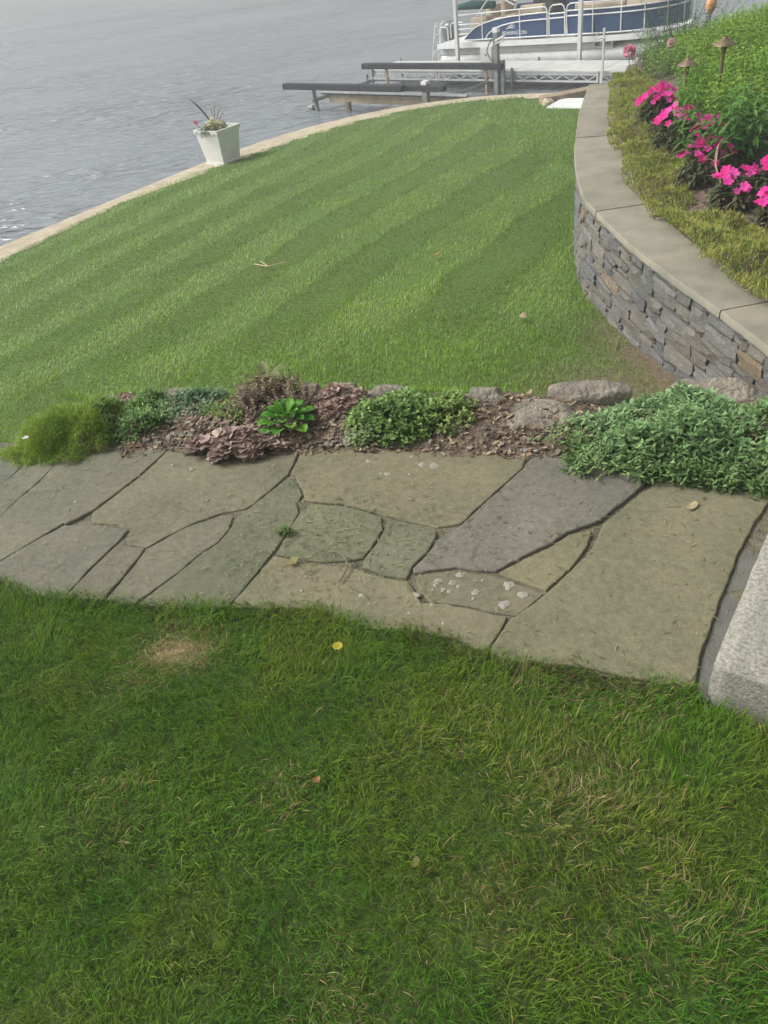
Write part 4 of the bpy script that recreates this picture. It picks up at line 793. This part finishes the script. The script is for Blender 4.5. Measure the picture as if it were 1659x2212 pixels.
# ------------------------------------------------------------------ white planter on the seawall
pl = empty('planter_box', (-2.20,17.30,SHORE_Z), R(-40), label='white square tapered planter box standing on the seawall', cat='planter')
hb, ht, hh = .235, .32, .66
def frust(mb, a, b, z0, z1): return mb.add([(-a,-a,z0),(a,-a,z0),(a,a,z0),(-a,a,z0),(-b,-b,z1),(b,-b,z1),(b,b,z1),(-b,b,z1)], [(0,1,5,4),(1,2,6,5),(2,3,7,6),(3,0,4,7)])
at_ = lambda z: hb+(ht-hb)*z/hh
for k in range(4):                                     # four side panels, mitred at the corners
    c, s = math.cos(k*math.pi/2), math.sin(k*math.pi/2); rot = lambda p: (p[0]*c-p[1]*s, p[0]*s+p[1]*c, p[2])
    a0, a1 = at_(.05)-.004, at_(.60)-.004
    MB().add([rot(p) for p in [(-a0,-a0,.05),(a0,-a0,.05),(a1,-a1,.60),(-a1,-a1,.60),(-a0+.03,-a0+.03,.05),(a0-.03,-a0+.03,.05),(a1-.03,-a1+.03,.60),(-a1+.03,-a1+.03,.60)]], [(0,1,2,3),(7,6,5,4),(0,4,5,1),(3,2,6,7),(1,5,6,2),(0,3,7,4)]).build('side_panel', M['paint'], pl, bevel=.003)
mb = frust(MB(), at_(.585)+.012, ht+.014, .585, hh); mb.add([(x*(ht+.014),y*(ht+.014),hh) for x,y in ((-1,-1),(1,-1),(1,1),(-1,1))]+[(x*(ht-.03),y*(ht-.03),hh) for x,y in ((-1,-1),(1,-1),(1,1),(-1,1))]+[(x*(ht-.03),y*(ht-.03),hh-.07) for x,y in ((-1,-1),(1,-1),(1,1),(-1,1))]+[(x*(at_(.585)-.03),y*(at_(.585)-.03),.585) for x,y in ((-1,-1),(1,-1),(1,1),(-1,1))], [(k,(k+1)%4,4+(k+1)%4,4+k) for k in range(4)]+[(4+k,4+(k+1)%4,8+(k+1)%4,8+k) for k in range(4)])
mb.build('rim', M['paint'], pl); frust(MB(), hb+.014, hb+.016, 0, .052).add([(x*(hb+.016),y*(hb+.016),.052) for x,y in ((-1,-1),(1,-1),(1,1),(-1,1))], [(0,1,2,3)]).build('base_trim', M['paint'], pl)
MB().add([(x*(ht-.032),y*(ht-.032),.588) for x,y in ((-1,-1),(1,-1),(1,1),(-1,1))], [(0,1,2,3)]).build('potting_soil', M['soil'], pl)
PT = Vector((-2.20,17.30,SHORE_Z+.60))
e = empty('yellow_bedding_flowers', PT, label='pale yellow bedding flowers filling the white planter', cat='flower')
P, o_, r_ = dome(210, -.02, -.06, .26, .24, .12); plant('foliage', shoots(P+np.array([0,0,.02]), unit(np.array([0,0,1.])+o_*.6+rng.normal(0,.3,(210,3))), 3, .02, np.full(210,.035), np.full(210,.016), mix((.12,.2,.06),(.24,.32,.12), rng.random(210))), 'leaf', e)
n = 190; P, o_, r_ = dome(n, -.02, -.06, .22, .2, .15); plant('blossoms', shoots(P+np.array([0,0,.03]), unit(np.array([0,-.3,1.])+o_*.6+rng.normal(0,.3,(n,3))), 1, .02, np.full(n,.034), np.full(n,.03), mix((.62,.56,.30),(.72,.70,.52), rng.random(n)), .15, .3, 4), 'petal', e, kind='stuff')
e = empty('trailing_plant', PT+Vector((-.16,-.24,.04)), label='trailing grey green foliage hanging over the planter corner', cat='plant')
plant('foliage', shoots(rng.normal(0,1,(90,3))*np.array([.10,.07,.045]), unit(np.array([-.2,-.5,-.3])+rng.normal(0,.4,(90,3))), 3, .018, np.full(90,.03), np.full(90,.014), mix((.06,.10,.06),(.13,.17,.10), rng.random(90))), 'leaf', e)
e = empty('spike_plant', PT+Vector((-.02,.02,.0)), label='dark spiky grass like plant rising from the planter', cat='plant')
for k, (dx, dy, h, bx) in enumerate([(-.38,-.05,.62,-.12),(-.30,-.02,.55,-.08),(-.26,.05,.48,-.05),(-.02,.06,.40,0),(.07,.02,.44,.02),(.15,.0,.36,.05),(-.05,.0,.22,0),(.22,.05,.30,.08)]):
    MB().tube(arc([(0,0,0),(dx*.4,dy*.4,h*.5),(dx,dy,h),(dx*1.25+bx*.3,dy,h*1.05)], 4), [.007]*8+[.002]*5, 5).build('blade', M['carpet'] if k < 3 else M['twig'], e)
e = empty('pink_pot_flower', PT+Vector((-.38,-.02,.0)), label='single pink flower head leaning out of the planter', cat='flower')
MB().tube([(.16,.02,.0),(.06,0,.10),(0,0,.17)], .004).build('stem', M['twig'], e)
n = 40; D = unit(rng.normal(0,1,(n,3))+np.array([0,0,.3])); plant('bloom', leaves(D*.012+np.array([0,0,.19]), D, rng.normal(0,1,(n,3)), np.full(n,.03), np.full(n,.03), np.array([[.78,.10,.25]])*rng.uniform(.8,1.15,(n,1)), .9, 1.1), 'petal', e)

# ------------------------------------------------------------------ dock, boat and lift share one direction (local x along the dock, y out into the lake, z from the water)
DK = Vector((1.41,25.55,WATER_Z)); DRZ = math.atan2(-.697, .716)
def dk(x, y, z=0): return DK+Matrix.Rotation(DRZ, 3, 'Z') @ Vector((x, y, z))
dock = empty('dock', DK, DRZ, label='long pale grey deck dock on an aluminium zigzag truss', cat='dock')
DW = 1.27; edges = [0, 2.37, 4.73, 7.1, 9.46]
for i in range(4): MB().box((edges[i]+.008,.0,.405),(edges[i+1]-.008,DW,.45)).build('deck_panel', M['dockdeck'], dock, bevel=.006)
for i in range(4):
    for y in (.015, DW-.055):
        a, b = edges[i]+.02, edges[i+1]-.02
        t = MB().box((a,y,.352),(b,y+.04,.402)).box((a,y,.195),(b,y+.04,.235)).box((a,y,.236),(a+.04,y+.04,.351)).box((b-.04,y,.236),(b,y+.04,.351)); n = 5
        for k in range(n):
            x0 = a+.05+(b-a-.1)*k/n; x1 = a+.05+(b-a-.1)*(k+.5)/n; x2 = a+.05+(b-a-.1)*(k+1)/n
            t.tube([(x0,y+.02,.352),(x1,y+.02,.234)], .012, 6).tube([(x1,y+.02,.234),(x2,y+.02,.352)], .012, 6)
        t.build('truss', M['alu'], dock)
for x in (.1, 4.73, 9.3):
    for y in (-.03, DW+.03): MB().tube([(x,y,-1),(x,y,.52)], .03).build('leg', M['galv'], dock)
# dock posts
def post(name, x, y, z0, z1, r, label, group, tilt=0):
    e = empty(name, dk(x, y), DRZ, label=label, cat='post', group=group)
    MB().box((-r,-r,z0),(r,r,z1)).build('shaft', M['alu'], e, bevel=.006); return e
p1 = post('mooring_post', 7.22, -.06, -1, 1.33, .022, 'thin aluminium post with a small cleat in front of the bow numbers', 'poles along the dock')
MB().tube([(-.14,-.03,1.12),(-.05,-.03,1.15),(.05,-.03,1.13)], .02, 6).tube([(-.14,-.03,1.12),(-.17,-.03,1.26)], [.022,.012], 6).build('cleat', M['alu'], p1)
post('mooring_post', 10.0, .30, -1, 1.55, .026, 'thin pale post standing behind the leaves near the bow', 'poles along the dock')
post('lift_post', 2.06, 1.42, -1, 3.4, .047, 'aluminium square lift post in front of the stern of the pontoon boat', 'tall posts beside the boat')
post('lift_post', 5.83, 1.42, -1, 3.4, .047, 'aluminium square lift post to the right of the boat gate', 'tall posts beside the boat')

# ------------------------------------------------------------------ pontoon boat (local x from stern to bow, y away from the dock)
boat = empty('pontoon_boat', dk(1.22,1.68,.0), rot=(0,R(-1.4),DRZ), label='navy blue and silver pontoon boat moored behind the dock', cat='boat')
BW = 2.5
for y in (.36, BW-.36):
    pts = [(0,y,.31),(.02,y,.31),(5.2,y,.31),(5.7,y,.34),(6.1,y,.40),(6.45,y,.49),(6.65,y,.57)]; rr = [.24,.30,.30,.27,.21,.12,.03]
    MB().tube(pts, rr, 20).build('pontoon', M['alu'], boat, smooth=True)
outl = [(0,0),(5.2,0),(5.9,.08),(6.4,.30),(6.75,.65),(6.9,1.05),(6.92,1.25)]; outl += [(x, BW-y) for x, y in reversed(outl[:-1])]
MB().prism([(x,y,.70) for x,y in outl], (0,0,.09), 2).build('deck', M['pale'], boat)
def loop(off, z0, z1, name, mat, th=.03, x0=-.01):
    C = Vector((3.2,BW/2)); pts = [Vector(p) for p in outl]; n = len(pts); q = []
    for i in range(n):
        t = (pts[min(i+1,n-1)]-pts[max(i-1,0)]).normalized(); q.append(pts[i]+Vector((t.y,-t.x))*off)
    mb = MB(); vs = []
    for i, p in enumerate(q):
        t = (pts[min(i+1,n-1)]-pts[max(i-1,0)]).normalized(); inn = p-Vector((t.y,-t.x))*th
        vs += [(p.x,p.y,z0),(p.x,p.y,z1),(inn.x,inn.y,z1),(inn.x,inn.y,z0)]
    return mb.add(vs, [(i*4+j,(i+1)*4+j,(i+1)*4+(j+1)%4,i*4+(j+1)%4) for i in range(n-1) for j in range(4)]+[(0,1,2,3),(n*4-1,n*4-2,n*4-3,n*4-4)]).build(name, mat, boat, smooth=True)
loop(.045, .675, .80, 'rub_rail', M['white'], .05)
MB().box((0,.10,.50),(5.35,.13,.685)).build('side_skirt', M['alu'], boat)
ZD = .835
def crv(pts, n=5): return [(p.x, p.y) for p in arc([(x,0,z) for x,z in pts], n)] if 0 else [(p.x, p.z) for p in arc([(x,0,z) for x,z in pts], n)]
arc1 = crv([(.86,.0),(1.1,.19),(1.4,.345),(1.8,.44),(2.3,.50),(2.9,.53),(3.52,.545)]); arc2 = crv([(1.62,.02),(1.72,.14),(1.95,.26),(2.3,.34),(2.8,.385),(3.52,.40)])
poly = [(x, .03, ZD+z) for x, z in arc1]+[(3.52,.03,ZD)]
MB().prism(poly, (0,.025,0), 1).build('navy_panel', M['blue'], boat)
def rail(name, runs, r=.017):
    mb = MB()
    for p in runs: mb.tube(p, r, 8)
    return mb.build(name, M['white'], boat, smooth=True)
L3 = lambda pts, y=.02: [(x, y, ZD+z) for x, z in pts]
rail('aft_rail', [L3([(.60,.62),(3.42,.67)])+L3([(3.50,.655),(3.535,.60),(3.54,.5),(3.54,0)]), L3(arc1), L3(arc2), L3([(.62,.0),(.62,.62)]), L3([(1.53,.0),(1.53,.64)]), L3([(2.72,0),(2.72,.66)]), L3([(.62,.40),(1.46,.40)]), L3([(.62,.29),(1.27,.29)]), L3([(.62,.17),(1.08,.17)]), L3([(.86,.02),(3.54,.02)])], .016)
gate = rail('gate', [L3([(3.60,0),(3.60,.55),(3.63,.64),(3.70,.69),(3.95,.70),(4.02,.65),(4.05,.56),(4.05,0)]), L3([(3.60,.50),(4.05,.51)]), L3([(3.60,.40),(4.05,.41)]), L3([(3.60,.02),(4.05,.02)])], .017)
MB().box((3.615,.025,ZD+.03),(4.035,.045,ZD+.49)).build('gate_panel', M['blue'], gate)
# bow fence follows the rounded deck
bow = [p for p in arc([(x,y,0) for x,y in [(4.12,0),(5.2,.0),(5.85,.10),(6.3,.32),(6.6,.66),(6.72,1.05),(6.74,1.25)]], 6)]
def bowrun(z0, z1=None, side=0): return [(p.x, (p.y+.04) if not side else BW-p.y-.04, ZD+z0+(0 if z1 is None else (z1-z0)*i/len(bow))) for i, p in enumerate(bow)]
for side in (0,1):
    br = bowrun(0,None,side); mb = MB(); vs = []
    for x, y, z in br: vs += [(x,y,z+.03),(x,y,z+.545)]
    mb.add(vs, [(2*i,2*i+1,2*i+3,2*i+2) for i in range(len(br)-1)]).build('bow_panel', M['blue'], boat, smooth=True)
    off = -.025 if not side else .025
    ro_ = lambda z: [(x, y+off, z_+z) for x, y, z_ in br]
    start = [(4.10, br[0][1]+off, ZD), (4.10, br[0][1]+off, ZD+.56), (4.13, br[0][1]+off, ZD+.66), (4.22, br[0][1]+off, ZD+.70)]
    rail('bow_rail', [start+ro_(.70)[2:], ro_(.545), ro_(.43), ro_(.02)]+[[(br[i][0],br[i][1]+off,ZD),(br[i][0],br[i][1]+off,ZD+.70)] for i in (4,9,15,22,30)], .016)
MB().add([(.62,BW-.05,ZD),(4.1,BW-.05,ZD),(4.1,BW-.05,ZD+.55),(.62,BW-.05,ZD+.55)],[(0,1,2,3)]).build('far_side_panel', M['blue'], boat)
rail('far_side_rail', [[(.62,BW-.04,ZD+.64),(4.1,BW-.04,ZD+.7)], [(.62,BW-.04,ZD),(.62,BW-.04,ZD+.64)]], .016)
# seats and helm
def seat(x0, x1, y0, y1, h, back, label=None):
    MB().box((x0,y0,.80),(x1,y1,.80+h*.55)).build('seat_base', M['beige'], boat, bevel=.03)
    ax = back
    if ax == 'y': MB().box((x0,y0-.02,.80+h*.4),(x1,y0+.14,.80+h)).build('seat_back', M['beige'], boat, bevel=.045)
    else: MB().box((x0,y0,.80+h*.4),(x0+.16,y1,.80+h)).build('seat_back', M['beige'], boat, bevel=.045)
seat(4.25,5.6,.16,.62,.70,'y'); seat(2.65,3.35,.18,.66,.76,'y'); seat(1.7,2.15,.7,1.3,.95,'x'); seat(.75,1.5,1.4,2.3,.7,'x'); seat(4.3,5.9,1.75,2.3,.7,'y')
MB().box((2.35,1.3,.80),(3.0,2.1,1.62)).build('helm_console', M['dark'], boat, bevel=.05)
MB().box((1.0,.25,.80),(1.55,.62,1.36)).build('storage_box', M['beige'], boat, bevel=.04)
MB().tube([(.55,.25,1.62),(1.1,.25,1.66),(1.8,.25,1.62)], [.06,.11,.09], 10).build('folded_canvas', M['green'], boat, smooth=True)
rail('canopy_frame', [[(1.35,.05,1.42),(1.95,.2,2.05)], [(1.75,.05,1.95),(2.55,.05,1.60)], [(1.75,.05,1.98),(2.62,.05,1.68)], [(2.55,.05,1.50),(2.62,.05,1.62)]], .014)
# name and registration
def lettering(txt, size, loc, rx, mat, parent, sx=1.0, font_off=0):
    c = bpy.data.curves.new('lettering', 'FONT'); c.body = txt; c.size = size; c.extrude = .0015; c.offset = font_off; c.resolution_u = 2
    t = bpy.data.objects.new('tmp', c); me = bpy.data.meshes.new_from_object(t); bpy.data.objects.remove(t); me.materials.append(mat)
    o = link('lettering', me, parent, loc); o.rotation_euler = (rx, 0, 0); o.scale = (sx, 1, 1); return o
lettering('BENNINGTON', .125, (2.16,.026,ZD+.09), R(90), M['letter'], boat, .92, .001)['label'] = 'pale BENNINGTON lettering on the navy panel'
mb = MB()
for k, (x0, z0, L) in enumerate([(2.27,.215,.30),(2.30,.255,.28),(2.40,.30,.16)]):
    a = [(x0+L*t, .026, ZD+z0+.035*math.sin(t*3.0)+.012*t) for t in np.linspace(0,1,8)]; w = [.012*math.sin(math.pi*t)+.001 for t in np.linspace(0,1,8)]
    vs = [(p[0],p[1],p[2]+w[i]) for i,p in enumerate(a)]+[(p[0],p[1],p[2]-w[i]) for i,p in enumerate(a)]; mb.add(vs, [(i,i+1,9+i,8+i) for i in range(7)])
mb.build('swoosh_emblem', M['letter'], boat)
lettering('MS 6295 AZ', .125, (4.86,.094,.555), R(90), M['ink'], boat, .98, .002)['label'] = 'dark registration number MS 6295 AZ'
# outboard motor
mo = MB().lathe([(.0,.60),(.10,.585),(.17,.53),(.20,.42),(.195,.28),(.17,.16),(.15,.10),(0,.10)], (0,0,0), 18)
mo = mo.build('outboard_motor', M['cowl'], boat, (-.42,1.25,.62), smooth=True); mo.scale = (1.5,1.0,1.0)
MB().box((-.07,-.06,-.75),(.09,.06,.12)).build('drive_leg', M['cowl'], mo, bevel=.02); MB().tube([(-.2,0,-.62),(.12,0,-.62)], [.02,.055], 10).build('gearcase', M['cowl'], mo, smooth=True)
MB().box((.10,-.12,-.1),(.26,.12,.18)).build('bracket', M['dark'], mo)
MB().box((-.05,.75,.60),(.0,1.75,.74)).build('transom', M['alu'], boat)
# folding stern ladder
lad = MB()
for y in (.12,.42): lad.tube([(-.32,y,.30),(-.30,y,.50),(-.14,y,1.24),(-.05,y,1.32)], .016, 7)
for t in (.12,.4,.68,.95): lad.tube([(-.30+.16*t,.12,.50+.74*t),(-.30+.16*t,.42,.50+.74*t)], .016, 7)
for y in (.12,.42): lad.tube([(-.30,y,.5),(.0,y,.72)], .014, 6); lad.tube([(-.28,y,.36),(.0,y,.18)], .014, 6)
lad.build('boarding_ladder', M['white'], boat, smooth=True)
rail('stern_grab_rail', [[(.05,.06,ZD-.05),(.05,.06,ZD+.30),(.12,.06,ZD+.36),(.28,.06,ZD+.36),(.34,.06,ZD+.30),(.34,.06,ZD-.05)]], .016)
rail('stern_grab_rail', [[(-.02,.7,ZD),(-.02,.7,ZD+.32),(.05,.7,ZD+.38),(.4,.7,ZD+.38)]], .016)

# ------------------------------------------------------------------ empty boat lift in the water beside the dock
lift = empty('boat_lift', DK, DRZ, label='empty boat lift with dark carpeted bunks in the water before the dock', cat='boat lift')
def bunk(x0, x1, y, z, w=.09, h=.07): MB().box((x0,y-w,z-h),(x1,y+w,z+h)).build('bunk', M['carpet'], lift, bevel=.025)
bunk(.15,4.75,-.45,.63); bunk(-.45,3.6,-3.0,.62); bunk(1.2,4.6,-2.72,.58,.08,.06)
def beam(a, b, r=.04, mat='galv'): MB().tube([a,b], r, 4).build('beam', M[mat], lift)
beam((.3,-2.4,.36),(5.0,-2.4,.36),.05); beam((.3,-.45,.30),(4.5,-.45,.30)); beam((.5,-3.0,.28),(.5,-.4,.28)); beam((4.3,-3.0,.28),(4.3,-.4,.28))
MB().box((.5,-2.36,.12),(4.8,-2.30,.30)).build('side_plate', M['concrete'], lift)
def upright(x, y, z1, r=.06, mat='galv'):
    o = MB().box((x-r,y-r,-1.4),(x+r,y+r,z1)).build('upright', M[mat], lift, bevel=.008)
    return o
u1 = upright(4.56,-.45,1.42); MB().box((4.56-.066,-.45-.066,1.36),(4.56+.066,-.45+.066,1.46)).build('post_cap', M['white'], u1)
upright(4.70,-.40,.75,.05); u2 = upright(4.02,-2.7,.70,.07); MB().box((4.02-.076,-2.7-.076,.66),(4.02+.076,-2.7+.076,.73)).build('post_cap', M['white'], u2)
u3 = upright(.15,-2.7,.02,.06); u3.location = (0,0,.06); MB().box((.15-.066,-2.766,.0),(.15+.066,-2.634,.06)).build('post_cap', M['white'], u3)
MB().tube([(.35,-2.75,.5),(.52,-2.75,-.9)], .05, 8).build('prop_leg', M['galv'], lift); upright(.25,-.45,.42,.03)
for x in (1.0, 4.25): MB().box((x-.035,-.50,-.4),(x+.035,-.46,.56)).build('timber_strut', M['wood'], lift)
MB().box((1.35,-2.65,-.4),(1.45,-2.55,.20)).build('timber_strut', M['wood'], lift)
MB().tube([(4.56,-.5,1.18),(4.9,-.62,1.30)], .03, 6).tube([(4.56,-.5,1.12),(4.85,-.6,1.20)], .02, 6).build('winch_arm', M['alu'], lift)
MB().tube(arc([(4.50,-.53,1.25),(4.36,-.56,1.0),(4.44,-.54,.8),(4.52,-.53,.75)]), .012, 6).build('cable', M['dark'], lift)
bx = empty('power_box', dk(4.12,-.20,.0), DRZ, label='grey outlet box on the dock beside the tall lift upright', cat='outlet box')
MB().box((-.17,-.06,.34),(.17,.06,1.02)).build('housing', M['alu'], bx, bevel=.01); MB().box((-.03,-.05,-1),(.03,.0,.34)).build('post', M['galv'], bx)
for x in (-.055,.055): MB().lathe([(.0,.012),(.045,.01),(.05,0)], n=14).build('outlet', M['white'], bx, (x,-.062,.56)).rotation_euler = (R(90),0,0)
MB().box((-.016,-.066,.82),(.016,-.061,.87)).build('latch', M['dark'], bx)

# ------------------------------------------------------------------ things at the far corner of the lawn
sl = MB().box((-.42,-.42,0),(.42,.42,.06)).build('pale_panel', M['pale'], None, (4.98,17.35,-2.0), R(-38), bevel=.01); tag(sl, 'flat white panel lying on the lawn at the foot of the wall', 'panel'); sl.scale = (1,1,1)
tb = MB().box((-.58,-.16,0),(.58,.16,.17)).build('timber_beam', M['wood'], None, (5.05,18.05,-2.03), R(12), bevel=.02); tag(tb, 'weathered timber beam lying at the far corner of the lawn', 'beam')
o = rock('loose_rock', 4.55,17.68,-1.97,.11,.10,.11,31,.4,'small pale rock beside the end of the timber beam'); o.data.materials[0] = M['concrete']
by = empty('orange_buoy', (5.66,12.9,.0), label='pale orange rounded buoy top showing above the leaves at the top right', cat='buoy')
MB().lathe([(0,.08),(.04,.072),(.065,.045),(.075,.0),(.07,-.06),(.04,-.11),(0,-.13)], n=16).build('body', M['orange'], by, smooth=True); MB().tube([(0,0,-.12),(.02,0,-1.3)], .012, 6).build('stake', M['twig'], by)

# ------------------------------------------------------------------ fallen leaves and twigs
def dead_leaf(name, x, y, z, L, W, col, label, rz, lobes=0, curl=.2):
    n = 18; V = [(0,0,.2*curl*L)]; C = [col]
    for k in range(n):
        a = 6.283*k/n; r = .5*(1-.35*abs(math.sin(a*lobes/2)) if lobes else 1); px, py = math.cos(a)*r*L, math.sin(a)*r*W
        V.append((px, py, curl*L*((px/L)**2*2+.25*math.sin(3*a+1)*.5)+.004)); C.append([c*(.8+.4*((k*7)%5)/5) for c in col])
    F = [(0,1+k,1+(k+1)%n) for k in range(n)]; o = link(name, npmesh(name, V, F3=F, col=np.array(C), mat=M['leaf']), None, (x,y,z), rz); return tag(o, label, 'leaf', 'fallen leaves')
dead_leaf('fallen_leaf', .96,1.90,.006,.048,.024,(.50,.42,.24),'pale tan leaf lying on the large right flagstone',.6)
dead_leaf('fallen_leaf', -.309,1.911,.008,.05,.045,(.30,.27,.11),'star shaped yellowish leaf on the flagstone near the curved twig',.3,5,.3)
dead_leaf('fallen_leaf', .893,7.85,float(land_z(.893,7.85))+.045,.10,.075,(.55,.26,.09),'orange brown leaf in the middle of the lower lawn',.4,4,.4)
dead_leaf('fallen_leaf', 1.30,5.78,float(land_z(1.30,5.78))+.045,.085,.11,(.52,.36,.24),'pale tan curled leaf on the lower lawn nearest the wall',1.0,4,.5)
dead_leaf('fallen_leaf', -.241,1.089,.035,.02,.016,(.30,.15,.06),'tiny brown leaf in the near grass left of centre',.2,0,.4)
dead_leaf('fallen_leaf', -.04,.863,.028,.026,.016,(.15,.17,.04),'green yellow leaf lying in the near grass',.9,0,.2)
e = empty('yellow_flower', (-.175,1.485,.04), label='single yellow flower head in the near grass', cat='flower'); small_flower(e, (0,0,.008), .014, (.42,.38,.05), 7, name='bloom')
tw = MB().tube(arc([(-.19,1.93,.012),(-.155,1.905,.02),(-.135,1.86,.016),(-.145,1.82,.012),(-.165,1.785,.010)]), .0026, 6).build('curved_twig', M['twig'], smooth=True); tag(tw, 'thin curved brown twig lying across a path joint', 'twig')
z0 = float(land_z(-.9,8.5))+.05
tw = MB().tube([(-1.02,8.63,z0),(-.86,8.47,z0+.01),(-.66,8.50,z0+.02)], .006, 5).tube([(-.86,8.47,z0+.01),(-.95,8.62,z0+.03)], .005, 5).build('forked_twig', M['straw']); tag(tw, 'pale forked twig lying on the left half of the lower lawn', 'twig')
# ------------------------------------------------------------------ humid summer air over the lake
hz = MB().box((-700,-260,-4.2),(700,900,3.6)); hm = bpy.data.materials.new('summer haze'); hm.use_nodes = True; hn = hm.node_tree.nodes; hn.remove(hn['Principled BSDF'])
pv_ = hn.new('ShaderNodeVolumePrincipled'); pv_.inputs['Color'].default_value = (.93,.95,.96,1); pv_.inputs['Density'].default_value = .0048; hm.node_tree.links.new(pv_.outputs[0], hn['Material Output'].inputs['Volume'])
tag(hz.build('haze', hm), kind='stuff')
